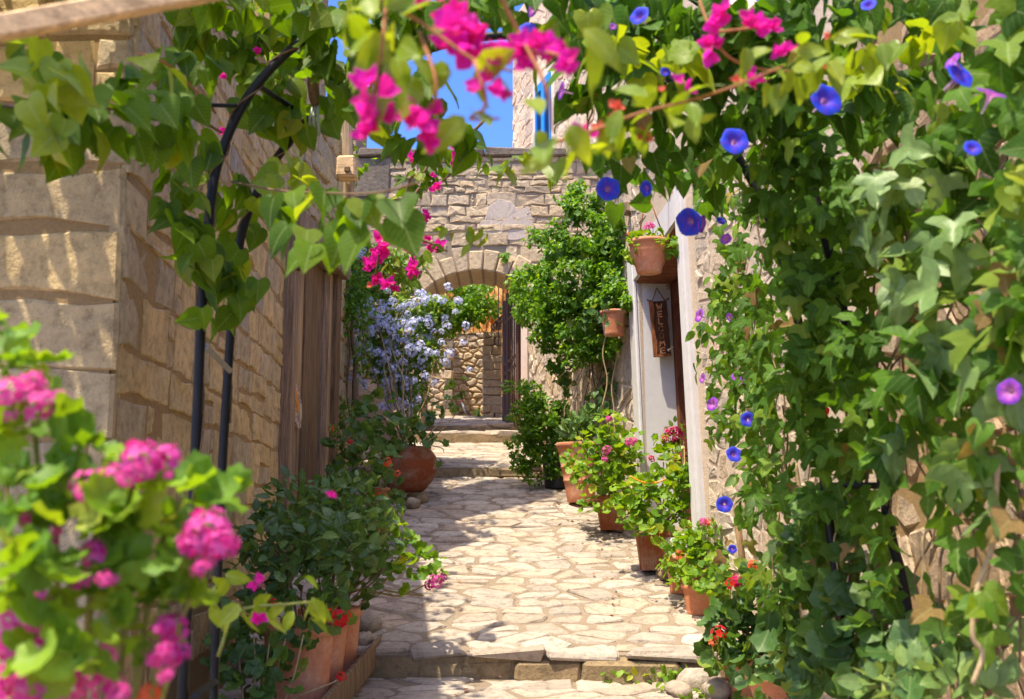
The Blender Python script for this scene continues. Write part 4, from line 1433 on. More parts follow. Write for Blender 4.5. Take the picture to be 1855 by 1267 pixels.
def leggy(root, base, clumps, mat='tan_stem', r=0.008, spread=0.06, per=1):
    """Bare stems from the soil up to each leaf clump."""
    for (c, rad) in clumps:
        for _ in range(per):
            b = Vector(base) + Vector((random.uniform(-spread, spread), random.uniform(-spread, spread), 0))
            e = Vector(c) + Vector([random.uniform(-0.5, 0.5) * q for q in rad])
            stem_part(root, wander(b, e, 4, 0.03), r, r * 0.5, mat)

# ------------------------------------------------------------------ garden arch
HF = [(318, 1500), (330, 1275), (352, 860), (368, 520), (383, 360), (400, 280), (440, 190), (490, 125), (545, 75), (620, 20), (720, -35), (850, -75), (960, -85), (1100, -75), (1230, -20), (1330, 60), (1410, 180), (1465, 320), (1510, 490), (1545, 640), (1585, 800), (1612, 960), (1640, 1080), (1660, 1270), (1675, 1500)]
HR = [(378, 1480), (387, 1267), (400, 900), (418, 600), (430, 470), (445, 400), (475, 330), (510, 275), (560, 215), (640, 150), (760, 95), (900, 65), (1050, 75), (1180, 120), (1300, 230), (1390, 390), (1450, 600), (1490, 850), (1530, 1200), (1550, 1480)]
ga = thing('garden_arch', 'black metal garden arch of two hoops wrapped in climbing vines', 'arch', (0, 3.6, -0.2))
hoopf = spline([at(x, y, 3.4) for x, y in HF], 5)
hoopr = spline([at(x, y, 3.85) for x, y in HR], 5)
for h in (hoopf, hoopr):
    mb = MB()
    mb.tube(h, 0.0165, 0.0165, 10)
    part('hoop', mb.mesh('hoop', M['black_metal']), ga)
for (a, b, w, mt) in (((372, 628), (417, 672), 0.02, 'grey_metal'), ((345, 930), (399, 952), 0.016, 'black_metal'), ((352, 1262), (390, 1235), 0.022, 'black_metal'), ((468, 155), (560, 215), 0.016, 'black_metal'), ((620, 20), (690, 125), 0.016, 'black_metal'), ((1600, 880), (1494, 880), 0.016, 'black_metal'), ((1400, 160), (1330, 270), 0.016, 'black_metal')):
    mb = MB()
    bar(mb, at(*a, 3.4), at(*b, 3.85), w)
    part('rung', mb.mesh('rung', M[mt]), ga)
mb = MB()
mb.tube([at(262, 188, 3.35), at(430, 192, 3.35)], 0.007)
part('tie_rod', mb.mesh('tie_rod', M['black_metal']), ga)
mb = MB()
for dx in (-7, 0, 8):
    mb.tube([at(572 + dx * 0.4, 186, 3.7), at(568 + dx, 215, 3.69), at(570 + dx, 246, 3.7)], 0.006)
tag(part('plastic_tie', mb.mesh('plastic_tie', M['clear_plastic'])), 'pale plastic ties hanging from the rear hoop of the black arch', 'tie')

# ------------------------------------------------------------------ vines on the left and overhead
lv = thing('climbing_vine', 'leafy green vine with heart shaped leaves climbing the left side of the black arch', 'vine', at(360, 600, 3.4), 'vines on the garden arch')
tr = pxc([(30, 210, 2.3, 55, 60, 12), (110, 215, 2.3, 70, 55, 16), (60, 110, 2.4, 60, 40, 6), (200, 205, 2.4, 80, 50, 18), (290, 215, 2.6, 60, 60, 16), (320, 200, 2.7, 60, 60, 8), (250, 160, 2.7, 70, 40, 10)], (0.07, 0.1), 0.14, down=0.9)
tr2 = pxc([(400, 40, 3.75, 110, 60, 42), (330, 130, 3.2, 70, 60, 18), (440, 110, 3.9, 80, 60, 28), (350, 270, 3.2, 60, 45, 12), (325, 360, 3.3, 40, 60, 14), (330, 420, 3.3, 40, 60, 12), (400, 350, 3.7, 55, 50, 16),
           (370, 480, 3.35, 50, 50, 18), (440, 500, 3.5, 45, 55, 15), (430, 540, 3.5, 40, 40, 9), (362, 575, 3.35, 18, 25, 3), (430, 410, 3.95, 40, 50, 8)], (0.07, 0.105), 0.12, down=0.9)
foliate(lv, cat([tr, tr2]), 'heart', 'leaf_vine', 300)
foliate(lv, pxc([(60, 80, 2.1, 30, 15, 2), (95, 145, 2.1, 45, 40, 8), (150, 165, 2.15, 40, 30, 4), (270, 130, 2.3, 40, 40, 3), (80, 200, 2.1, 20, 40, 3), (110, 235, 2.1, 30, 20, 3)], (0.055, 0.085), 0.06, down=0.7), 'heart', 'leaf_lime', 40)
k = 2400  # unseen leaves overhead, added to shade the corner house front
pc = np.stack([RN.uniform(-3.0, -1.1, k), RN.uniform(1.6, 4.0, k), RN.uniform(3.15, 3.6, k)], 1)
foliate(lv, (pc, np.array([0, 0, -0.5]) + RN.normal(size=(k, 3)) * 0.5, np.array([0, 0, 1.0]) + RN.normal(size=(k, 3)) * 0.4, RN.uniform(0.08, 0.11, k)), 'heart', 'leaf_vine', 0)
# unseen leaves added along the left house tops to break up roofline shadows
edge = [((-1.62, 4.3, 4.2), (-1.78, 7.5, 4.25), 190), ((-1.78, 7.6, 5.75), (-1.72, 8.4, 5.45), 90), ((-1.72, 8.5, 8.75), (-1.68, 9.3, 8.75), 110), ((-1.7, 9.3, 4.75), (-1.78, 11.2, 4.7), 160), ((-1.7, 8.4, 5.4), (-1.7, 8.45, 8.8), 50)]
rt = []
for a_, b_, k in edge:
    q = np.array(a_) + (np.array(b_) - np.array(a_)) * RN.random((k, 1)) + RN.normal(size=(k, 3)) * np.array([0.1, 0.12, 0.1])
    q += (np.sin(q[:, 1:2] * 4.0) + np.sin(q[:, 1:2] * 9.0 + 1)) * np.array([0.05, 0, 0.05])
    rt.append((q, np.array([0.3, 0, -0.5]) + RN.normal(size=(k, 3)) * 0.5, np.array([0.2, 0, 1.0]) + RN.normal(size=(k, 3)) * 0.5, RN.uniform(0.06, 0.1, k)))
foliate(lv, cat(rt), 'heart', 'leaf_vine', 0)
stem_part(lv, spline([at(-20, 190, 2.3), at(120, 200, 2.32), at(250, 195, 2.5), at(330, 200, 2.9), at(400, 240, 3.3)]), 0.005, 0.005, 'bark')
stem_part(lv, spline([at(250, 95, 2.8), at(300, 115, 2.8), at(340, 150, 3.0), at(390, 205, 3.3)]), 0.004, 0.004, 'red_stem')
for off in (0,):
    stem_part(lv, [p + Vector((0.022 * math.cos(i * 0.9 + off * 2.1), 0.022 * math.sin(i * 0.9 + off * 2.1), 0)) for i, p in enumerate(hoopf[4:52])], 0.004, 0.003, 'bark')
for (x, y, s) in ((410, 135, 16), (470, 96, 14), (405, 240, 18), (500, 375, 10), (512, 398, 12), (498, 415, 8), (400, 130, 10)):
    flower_obj(lv, random.choice(FM['boug']), at(x, y, 3.5), (random.uniform(-0.3, 0.3), -1, 0.2), s / F * 3.5 * 0.8)

cv = thing('climbing_vine', 'canopy of sunlit vine leaves roofing the middle of the black arch', 'vine', at(700, -20, 3.5), 'vines on the garden arch')
tr = pxc([(530, 60, 3.9, 80, 60, 36), (520, 160, 3.7, 60, 60, 22), (470, 215, 3.7, 50, 40, 10), (620, 50, 3.4, 90, 60, 40), (600, 160, 3.6, 60, 70, 26), (545, 215, 3.7, 40, 40, 8), (700, 30, 3.2, 80, 60, 34), (680, 110, 3.3, 60, 50, 20),
          (760, 20, 3.2, 70, 40, 18), (690, 215, 3.2, 50, 45, 13), (760, 245, 3.2, 50, 35, 11), (820, 255, 3.2, 40, 30, 7), (850, -10, 3.0, 60, 25, 12), (790, 150, 3.1, 40, 60, 9), (480, -10, 3.2, 120, 40, 26)], (0.075, 0.11), 0.16, down=0.85)
foliate(cv, tr, 'heart', 'leaf_vine', 300)
tr = pxc([(520, 360, 2.6, 40, 22, 5), (590, 365, 2.5, 40, 22, 5), (550, 410, 2.4, 40, 26, 4), (625, 405, 2.3, 40, 28, 4), (575, 450, 2.35, 34, 20, 3), (680, 385, 2.2, 40, 24, 3), (725, 385, 2.1, 26, 16, 2), (650, 380, 2.2, 40, 16, 2), (655, 440, 2.2, 14, 20, 1)], (0.072, 0.1), 0.06, down=0.95, jit=0.35)
foliate(cv, tr, 'heart', 'leaf_vine', 60)
foliate(cv, pxc([(530, 300, 3.4, 40, 40, 6), (545, 330, 3.2, 30, 20, 3), (470, 345, 3.3, 40, 25, 3)], (0.07, 0.1), 0.08, down=0.8), 'heart', 'leaf_lime', 30)
stem_part(cv, spline([at(420, 330, 3.4), at(500, 345, 3.0), at(590, 350, 2.5), at(680, 350, 2.1), at(760, 330, 1.9)]), 0.004, 0.002, 'bark')
for off in (0,):
    stem_part(cv, [p + Vector((0.02 * math.cos(i * 0.8 + off * 2.1), 0.02 * math.sin(i * 0.8 + off * 2.1), 0)) for i, p in enumerate(hoopr[12:56])], 0.004, 0.003, 'bark')
stem_part(cv, wander(at(570, 100, 3.6), at(572, 190, 3.7), 4, 0.01), 0.03, 0.02, 'bark')

rv = thing('climbing_vine', 'dense vine canopy with blue flowers over the right shoulder of the black arch', 'vine', at(1200, 60, 3.4), 'vines on the garden arch')
tr = pxc([(960, 20, 2.9, 40, 30, 10), (1030, 40, 2.9, 60, 60, 22), (1060, 130, 3.1, 45, 55, 20), (1130, 60, 3.1, 90, 70, 44), (1130, 170, 3.2, 70, 50, 30), (1240, 70, 3.2, 110, 80, 60), (1240, 200, 3.4, 100, 60, 46), (1370, 90, 3.2, 110, 90, 60),
          (1110, 270, 3.5, 50, 35, 10), (1190, 285, 3.6, 60, 40, 16), (1280, 290, 3.8, 60, 50, 24), (1370, 240, 3.5, 90, 70, 48), (1500, 40, 3.0, 90, 60, 34), (1130, 345, 3.6, 10, 20, 2), (1100, 320, 3.5, 30, 20, 4), (1200, 335, 3.7, 30, 25, 5), (1290, 350, 4.0, 40, 30, 10),
          (1500, 160, 3.1, 110, 70, 44), (1400, -20, 3.0, 300, 40, 60), (820, 5, 2.9, 60, 25, 14), (900, -20, 2.9, 50, 30, 14)], (0.075, 0.105), 0.2, down=0.8)
foliate(rv, tr, 'heart', 'leaf_creeper', 300)
foliate(rv, pxc([(1090, 90, 2.7, 40, 60, 9), (1180, 110, 2.8, 50, 40, 8), (1240, 110, 2.8, 40, 40, 7), (1060, 20, 2.7, 40, 30, 5), (980, 95, 2.8, 20, 40, 3), (925, 300, 3.2, 14, 10, 3), (1010, 305, 3.2, 20, 12, 4), (950, 290, 3.2, 20, 8, 2)], (0.06, 0.095), 0.1, down=0.6), 'heart', 'leaf_lime', 50)
for k in range(16):
    x, y = random.uniform(1040, 1400), random.uniform(40, 260)
    stem_part(rv, wander(at(x, y, 3.5), at(x + random.uniform(-60, 60), y + random.uniform(40, 130), 3.6), 4, 0.03), 0.004, 0.003, random.choice(['bark', 'tan_stem', 'green_stem']))

# ------------------------------------------------------------------ the big creeper on the right


def ycr(px):
    return min(6.3, 2185 / max(px - CX, 300))


def sheet(x0, x1, y0, y1, n, size, depth=0.18, hole=0.0, sc=0.012, push=0.0, **kw):
    """Leaves over the creeper's face between photo columns x0..x1, thinned by noise."""
    pts = []
    while len(pts) < n:
        x, y = random.uniform(x0, x1), random.uniform(y0, y1)
        if mnoise.noise((x * sc, y * sc, 3.3)) < hole - random.uniform(0, 0.25):
            continue
        pts.append(at(x, y, ycr(x) + random.uniform(-depth, depth) + push))
    n = len(pts)
    p = np.array(pts)
    nr = np.array([-0.55, -0.5, 0.5]) + RN.normal(size=(n, 3)) * 0.45
    d = np.array([-0.15, -0.1, -0.8]) + RN.normal(size=(n, 3)) * 0.5
    return p, d, nr, RN.uniform(size[0], size[1], n)


cr = thing('creeper', 'big creeper with three lobed pale green leaves hanging down the right edge', 'creeper', at(1640, 1150, 3.0), 'creepers on the right')
foliate(cr, cat([sheet(1560, 1880, 150, 700, 150, (0.07, 0.105), 0.15, -0.15), sheet(1600, 1880, 640, 960, 30, (0.07, 0.1), 0.15, 0.0),
                 sheet(1640, 1880, 950, 1150, 14, (0.06, 0.09), 0.15, 0.05), sheet(1620, 1880, -40, 200, 60, (0.08, 0.11), 0.12, 0.12),
                 pxc([(1690, 660, 2.6, 70, 50, 8), (1590, 830, 2.9, 25, 50, 5), (1620, 730, 2.8, 40, 50, 8), (1750, 830, 2.5, 60, 50, 7), (1840, 560, 2.2, 30, 50, 5), (1720, 250, 2.6, 50, 60, 10)], (0.085, 0.12), 0.05, down=0.8)]), 'trilobe', 'leaf_creeper', 300)
foliate(cr, pxc([(1655, 330, 2.7, 90, 50, 7), (1740, 420, 2.5, 60, 50, 5), (1690, 640, 2.55, 60, 40, 5), (1600, 800, 2.85, 30, 60, 4), (1745, 800, 2.45, 60, 60, 5), (1830, 540, 2.2, 30, 60, 3), (1580, 400, 3.0, 30, 40, 3), (1790, 950, 2.35, 30, 20, 2), (1700, 300, 2.6, 90, 60, 8), (1800, 650, 2.3, 50, 80, 6), (1660, 480, 2.7, 60, 60, 6), (1740, 560, 2.5, 70, 60, 6)], (0.09, 0.125), 0.05, down=0.8, bias=(-0.2, -0.7, 0.6)), 'trilobe', 'leaf_pale', 40)  # paler leaf colour stands in for sunlight on these leaves
foliate(cr, pxc([(1720, 60, 2.3, 30, 40, 3), (1650, 70, 2.6, 60, 20, 8), (1830, 310, 2.2, 20, 40, 3), (1560, 120, 2.8, 60, 30, 8), (1770, 1070, 2.4, 14, 30, 3), (1600, 150, 2.7, 60, 40, 8)], (0.05, 0.09), 0.06, down=0.7), 'heart', 'leaf_lime', 40)
c2 = thing('creeper', 'mixed creeper with blue morning glories covering the wall beside the doorway', 'creeper', at(1400, 1000, 4.6), 'creepers on the right')
foliate(c2, cat([sheet(1300, 1570, 330, 700, 420, (0.055, 0.085), 0.25, -0.15, down=0.8), sheet(1285, 1400, 520, 800, 150, (0.05, 0.08), 0.2, -0.05), sheet(1330, 1560, 680, 940, 170, (0.06, 0.095), 0.25, -0.02),
                 sheet(1350, 1620, 900, 1130, 110, (0.06, 0.09), 0.2, -0.05), sheet(1430, 1640, 180, 500, 150, (0.06, 0.085), 0.2, -0.2), pxc([(1400, 180, 3.05, 60, 60, 49), (1450, 280, 3.1, 60, 60, 53), (1480, 380, 3.1, 50, 50, 38), (1400, 340, 3.3, 50, 60, 34), (1420, 430, 3.4, 40, 50, 26), (1540, 620, 3.1, 40, 50, 22), (1560, 720, 3.1, 40, 50, 26), (1460, 640, 3.4, 40, 60, 30), (1450, 500, 3.35, 40, 60, 34), (1480, 560, 3.3, 30, 40, 22), (1440, 720, 3.5, 40, 60, 30), (1480, 800, 3.5, 40, 60, 26), (1540, 480, 3.2, 30, 40, 15)], (0.05, 0.078), 0.14, down=0.75)]), 'trilobe', 'leaf_creeper', 300)
foliate(c2, cat([pxc([(1270, 600, 6.0, 20, 30, 12), (1285, 660, 6.0, 30, 30, 14), (1330, 560, 5.6, 30, 60, 24), (1300, 520, 5.8, 20, 40, 8), (1320, 640, 5.6, 40, 40, 18), (1360, 700, 5.2, 40, 50, 20), (1330, 760, 5.4, 30, 40, 14), (1370, 840, 5.0, 40, 40, 16), (1380, 920, 4.8, 50, 40, 26), (1330, 470, 5.4, 30, 40, 12)], (0.06, 0.09), 0.14, down=0.7)]), 'ovate', 'leaf_creeper', 200)
foliate(c2, pxc([(1400, 900, 4.5, 40, 40, 10), (1420, 1000, 4.4, 40, 30, 16), (1560, 440, 3.2, 20, 20, 2), (1320, 620, 5.5, 30, 40, 6), (1350, 870, 5.0, 30, 30, 8)], (0.06, 0.09), 0.1, down=0.7), 'ovate', 'leaf_pale', 60)
c3 = thing('creeper', 'dark large leaved creeper sprawling low along the right wall', 'creeper', at(1560, 1200, 3.8), 'creepers on the right')
foliate(c3, cat([pxc([(1470, 1000, 4.2, 60, 60, 26), (1560, 1040, 3.8, 60, 50, 30), (1620, 1110, 3.4, 50, 40, 16), (1440, 1100, 4.3, 60, 50, 26), (1550, 1140, 3.7, 60, 50, 30), (1480, 1180, 4.2, 70, 50, 34), (1590, 1200, 3.5, 60, 30, 20), (1400, 1230, 4.6, 80, 40, 26), (1520, 1250, 3.8, 80, 30, 22), (1500, 930, 4.0, 50, 50, 14), (1720, 1190, 2.9, 120, 40, 12)], (0.085, 0.13), 0.15, down=0.5)]), 'ger', 'leaf_ger_dark', 300)
for root, box, n in ((cr, (1600, 1860, 200, 1150), 16), (c2, (1300, 1600, 300, 1100), 30), (rv, (1040, 1500, 0, 320), 10)):
    q = sheet(*box, n, (0.045, 0.08), 0.2, -1.0, push=-0.1)
    if root is rv:
        q = (np.array([at(random.uniform(1040, 1500), random.uniform(0, 320), random.uniform(3.0, 3.4)) for _ in range(n)]),) + q[1:]
    foliate(root, q, 'trilobe' if root is not rv else 'heart', 'leaf_dry', 60)
foliate(cr, cat([sheet(1580, 1880, 150, 1100, 70, (0.04, 0.065), 0.2, -0.3, push=-0.08)]), 'heart', 'leaf_creeper', 80)
for root, n, xa, xb, ya, yb in ((cr, 34, 1640, 1870, 300, 1250), (c2, 26, 1380, 1640, 200, 1100), (c3, 10, 1500, 1640, 950, 1250)):
    for _ in range(n):
        x = random.uniform(xa, xb)
        y = random.uniform(ya, yb - 200)
        stem_part(root, wander(at(x, y, ycr(x) + 0.25), at(x + random.uniform(-50, 50), y + random.uniform(150, 420), ycr(x) + 0.25), 6, 0.03), random.uniform(0.003, 0.008), 0.003, random.choice(['bark', 'bark', 'tan_stem']))
stem_part(cr, spline([at(1808, 840, 2.4), at(1802, 930, 2.4), at(1795, 1000, 2.4), at(1770, 1070, 2.4), at(1762, 1150, 2.4), at(1780, 1185, 2.4), at(1762, 1240, 2.4)]), 0.007, 0.006, 'tan_stem')
stem_part(c2, spline([at(1440, 840, 4.5), at(1450, 900, 4.5), at(1462, 1000, 4.5), at(1500, 1080, 4.4)]), 0.012, 0.01, 'tan_stem')
stem_part(c3, spline([at(1545, 1250, 3.6), at(1565, 1190, 3.6), at(1578, 1130, 3.6)]), 0.012, 0.01, 'tan_stem')
foliate(c2, pxc([(1465, 720, 4.8, 14, 40, 2)], (0.05, 0.06), 0.05), 'ovate', 'leaf_lime', 4)

# morning glory flowers: photo x, y, radius, facing
for (x, y, r, fx, fy, fz) in [(1497, 180, 33, 0.05, -1, 0.1), (1331, 255, 27, 0.0, -1, -0.15), (1102, 342, 23, 0.0, -1, 0.0), (1170, 342, 15, -0.7, -0.5, -0.3), (1248, 403, 27, -0.6, -0.9, -0.5), (1272, 406, 17, 0.8, -0.5, -0.3), (1158, 28, 20, -0.5, -0.8, 0.3),
                           (966, 15, 18, -1, -0.5, 0), (955, 50, 16, -0.3, -0.9, 0.4), (1016, 165, 17, -1, -0.35, 0), (1740, 135, 30, 0.6, -0.9, 0.2), (1796, 168, 28, 0.2, -0.5, 0.9), (1762, 268, 17, 0.1, -1, 0.2), (1315, 433, 11, -0.3, -1, 0.3), (1266, 572, 13, -1, -0.4, 0),
                           (1290, 732, 13, -0.9, -0.6, 0), (1355, 760, 14, 0, -1, 0.1), (1330, 823, 15, 0, -1, 0.1), (1312, 914, 15, -0.4, -1, 0.1), (1272, 686, 9, -1, -0.3, 0), (1335, 684, 11, 0.4, -0.8, 0.4), (1348, 690, 10, 0.5, -0.6, 0.5), (1488, 530, 17, 0, -1, 0), (1828, 710, 24, -1, -0.6, 0),
                           (1573, 8, 15, -0.4, -1, 0.3), (1725, 110, 18, -0.8, -0.4, 0.5), (1327, 995, 8, 0, -1, 0.2), (1110, 48, 8, 0, -1, 0), (1306, 400, 9, 0.5, -1, 0.2), (1322, 575, 8, 0.3, -1, 0), (1205, 130, 10, 0, -1, 0)]:
    Y = (2.75 if y < 200 else 3.2) if x < 1240 else (2.2 if x > 1690 else (2.7 if y < 260 else min(5.6, ycr(x) - 0.15)))
    if 1240 <= x < 1340 and y > 380:
        Y = 5.2 if y > 440 else 3.4
    root = rv if y < 420 and x < 1690 else (cr if x > 1600 else c2)
    flower_obj(root, random.choice(FM['glory_pink' if (x in (1266, 1290, 1272, 1335, 1348, 1828, 1796, 1110, 1016) or r in (18, 11)) else 'glory']), at(x, y, Y), (fx + random.uniform(-0.25, 0.25), fy, fz + random.uniform(-0.1, 0.3)), r / F * Y)
foliate(c2, pxc([(1495, 738, 4.2, 4, 10, 3)], (0.03, 0.05), 0.01), 'small', 'ger_red', 3, name='petal')

# ------------------------------------------------------------------ bougainvillea sprays
def spray(label, stems, flowers, leaves, Y, lmat='leaf_lime', fkind='boug', lsize=(0.05, 0.075), sm='red_stem', stuffn=40):
    r = thing('bougainvillea_spray', label, 'flower spray', at(stems[0][0][0], stems[0][0][1], Y), 'bougainvillea sprays')
    for s in stems:
        stem_part(r, spline([at(x, y, Y + random.uniform(-0.03, 0.03)) for x, y in s], 4), 0.0035 * max(1, Y / 2), 0.002 * max(1, Y / 2), sm)
    for fl in flowers:
        x, y, s = fl[:3]
        k = fl[3] if len(fl) > 3 else fkind
        flower_obj(r, random.choice(FM[k]), at(x, y, Y + random.uniform(-0.06, 0.06)), (random.uniform(-0.5, 0.5), -1, random.uniform(-0.2, 0.6)), s / F * Y * (1.12 if Y < 3 else 1.4))
    if leaves:
        foliate(r, pxc([(x, y, Y, rr, rr * 0.8, nn) for x, y, rr, nn in leaves], lsize, 0.04, down=0.6, bias=(0, -0.6, 0.5)), 'ovate', lmat, stuffn)
    return r


spray('large blurred magenta bougainvillea spray hanging nearest at top centre', [[(640, -30), (760, 40), (860, 110), (930, 130)], [(860, 110), (880, 190), (850, 215), (905, 215)], [(700, 0), (690, 100), (670, 190)], [(760, 60), (790, 150), (775, 215)]],
      [(815, 50, 42), (845, 85, 46), (800, 85, 36), (865, 65, 40), (835, 25, 36), (870, 100, 34), (690, 160, 36), (665, 190, 36), (690, 205, 34), (675, 230, 28), (705, 150, 24), (760, 215, 32), (785, 225, 30), (775, 245, 26), (745, 215, 22), (885, 150, 34), (900, 165, 26), (870, 155, 20), (760, -5, 26), (790, -8, 24)],
      [(710, 90, 50, 6), (740, 130, 40, 4), (690, 60, 40, 3), (650, 20, 60, 5), (870, 125, 25, 3), (725, 40, 30, 3), (850, 200, 30, 3)], 1.4, 'leaf_lime', 'boug', (0.05, 0.08))
spray('blurred magenta bougainvillea cluster drooping in front of the tall house', [[(900, -20), (940, 60), (960, 90), (1010, 100), (1040, 130)], [(940, 60), (990, 160), (1000, 240)]],
      [(935, 85, 32), (965, 90, 36), (950, 110, 28), (1010, 95, 30), (1025, 115, 26), (915, 105, 22), (985, 75, 24)], [(960, 190, 14, 1), (1012, 235, 22, 3), (1000, 260, 18, 2), (1050, 60, 30, 3)], 1.4, 'leaf_lime', 'boug', (0.05, 0.08))
spray('coral budded bougainvillea twig with yellow green leaves crossing the right canopy', [[(1000, 260), (1080, 235), (1160, 205), (1240, 185), (1320, 160), (1420, 120)]],
      [(1065, 245, 26), (1085, 235, 22, 'coral'), (1110, 215, 20, 'coral'), (1120, 190, 20, 'coral'), (1170, 240, 22, 'coral'), (1200, 165, 14, 'coral'), (1230, 155, 22)], [(1130, 215, 40, 5), (1190, 210, 40, 5), (1250, 200, 40, 4), (1190, 175, 30, 3), (1060, 270, 30, 3)], 1.7, 'leaf_lime', 'boug', (0.05, 0.07))
spray('magenta bougainvillea spray among green leaves at the upper right', [[(1260, -20), (1290, 60), (1330, 110), (1420, 130), (1500, 110)], [(1290, 60), (1370, 50), (1400, 40)]],
      [(1302, 32, 26), (1295, 45, 20), (1285, 88, 28), (1300, 80, 20), (1365, 48, 26), (1385, 52, 24), (1345, 45, 18, 'coral'), (1355, 145, 22), (1370, 148, 18), (1420, 95, 20), (1440, 92, 15, 'coral'), (1500, 65, 12, 'coral'), (1495, 125, 16, 'coral'), (1335, 150, 14, 'coral')],
      [(1440, 110, 40, 6), (1490, 100, 40, 5), (1390, 130, 40, 4), (1340, 105, 30, 4), (1530, 90, 30, 4), (1580, 70, 30, 5)], 1.9, 'leaf_lime', 'boug', (0.045, 0.07))
spray('small pink bougainvillea twig dangling against the arch wall stones', [[(880, 215), (840, 260), (830, 300), (800, 330)], [(800, 230), (770, 310), (740, 330), (725, 430)]],
      [(828, 265, 13), (834, 285, 15), (845, 293, 12), (825, 305, 12), (828, 250, 8), (745, 285, 9), (790, 340, 9), (783, 318, 6), (708, 375, 13), (720, 392, 12), (705, 398, 9), (770, 388, 9), (773, 395, 7), (748, 290, 7), (712, 410, 8, 'coral')],
      [(740, 330, 18, 10), (725, 370, 16, 6), (760, 320, 15, 6), (800, 290, 20, 6), (790, 325, 18, 6), (880, 270, 20, 4), (870, 300, 15, 3), (750, 300, 20, 6), (820, 270, 15, 4)], 4.6, 'leaf_vine', 'boug', (0.06, 0.085), 'bark')
spray('magenta bougainvillea clusters hanging above the blue plumbago', [[(760, 340), (720, 400), (690, 450), (680, 500)], [(740, 380), (745, 440), (750, 500)], [(745, 430), (780, 440), (810, 455)]],
      [(685, 440, 16), (695, 455, 16), (700, 438, 14), (680, 465, 14), (672, 478, 12), (668, 488, 10), (690, 428, 10), (690, 510, 14), (700, 516, 13), (682, 505, 10), (672, 518, 9, 'coral'), (710, 520, 8), (745, 450, 12), (752, 465, 12), (748, 488, 11), (755, 495, 9), (740, 435, 8), (776, 440, 10), (790, 446, 12), (800, 452, 9), (715, 438, 8), (712, 500, 8, 'coral'), (725, 490, 8, 'coral')],
      [(720, 470, 20, 8), (735, 500, 18, 6), (770, 450, 14, 4), (710, 490, 15, 5)], 4.4, 'leaf_vine', 'boug', (0.05, 0.075), 'bark')
tw = spray('thin twig with yellow leaves in front of the arch wall', [[(720, 420), (780, 425), (830, 420), (895, 412)]], [], [(810, 412, 10, 3), (850, 415, 10, 3), (880, 412, 10, 3), (885, 428, 8, 2), (850, 440, 8, 1)], 3.2, 'leaf_lime', 'boug', (0.035, 0.055), 'tan_stem')
tag(tw, cat='twig')
tw.name = 'leafy_twig'
del tw['group']

# ------------------------------------------------------------------ near geraniums, bottom left
fg = thing('geranium', 'large blurred pink geranium close to the camera at the bottom left', 'geranium', at(120, 1330, 1.45))
foliate(fg, pxc([(160, 820, 1.45, 30, 20, 6), (20, 640, 1.5, 30, 40, 6), (50, 670, 1.5, 40, 30, 6), (80, 800, 1.45, 60, 50, 15), (30, 900, 1.4, 50, 60, 15), (130, 880, 1.45, 50, 40, 11), (220, 890, 1.45, 60, 40, 13), (300, 890, 1.5, 50, 30, 10), (370, 890, 1.55, 40, 25, 8), (270, 990, 1.45, 60, 50, 15), (340, 1040, 1.5, 50, 40, 10),
                 (120, 980, 1.4, 60, 60, 15), (210, 1080, 1.45, 60, 50, 13), (250, 1130, 1.5, 50, 40, 10), (50, 1050, 1.35, 60, 50, 13), (110, 1180, 1.35, 60, 40, 13), (220, 940, 1.4, 40, 30, 6), (10, 580, 1.6, 20, 40, 5)], (0.042, 0.066), 0.07, down=-0.1, bias=(0.05, -0.35, 0.9), jit=0.35), 'ger', 'leaf_ger', 300)
HEADS = [(20, 710, 34, 'pink'), (70, 730, 38, 'pink'), (5, 740, 26, 'pink'), (105, 725, 24, 'pink'), (255, 832, 42, 'mauve'), (300, 835, 34, 'mauve'), (165, 880, 36, 'pink'), (205, 865, 30, 'pink'), (135, 905, 26, 'pink'), (230, 868, 18, 'pink'), (375, 960, 48, 'mauve'), (345, 985, 30, 'mauve'), (405, 990, 28, 'mauve'), (380, 1005, 30, 'mauve'), (170, 1000, 30, 'mauve'), (150, 1050, 20, 'pink'), (190, 1050, 18, 'pink'), (60, 690, 24, 'pink'), (240, 850, 22, 'pink'), (10, 1080, 30, 'pink'), (60, 1135, 24, 'pink'), (120, 1215, 30, 'pink'), (300, 1225, 16, 'pink'), (100, 960, 14, 'pink'), (45, 940, 14, 'mauve'), (195, 1180, 20, 'pink'),
         (40, 1110, 44, 'mauve'), (85, 1100, 34, 'mauve'), (20, 1160, 40, 'mauve'), (90, 1150, 28, 'mauve'), (310, 1140, 34, 'mauve'), (320, 1185, 28, 'mauve'), (290, 1190, 22, 'mauve'), (160, 1220, 38, 'pink'), (200, 1250, 32, 'pink'), (40, 1245, 46, 'pink'), (90, 1255, 38, 'mauve'), (0, 1230, 30, 'pink'), (130, 1260, 30, 'pink'), (80, 930, 18, 'mauve'), (90, 980, 16, 'mauve'), (60, 900, 16, 'mauve'), (270, 1255, 24, 'coral')]
for (x, y, r, k) in HEADS:
    for (dx, dy, q) in ((0, 0, 0.95), (random.uniform(-0.9, 0.9) * r, random.uniform(-0.4, 0.8) * r, 0.6)):
        flower_obj(fg, random.choice(FM[k if k != 'coral' else 'orange']), at(x + dx, y + dy, 1.42 + random.uniform(-0.06, 0.06)), (random.uniform(-0.4, 0.4), -0.8, 0.7), r * q * 0.98 / F * 1.42, 'flower_head')
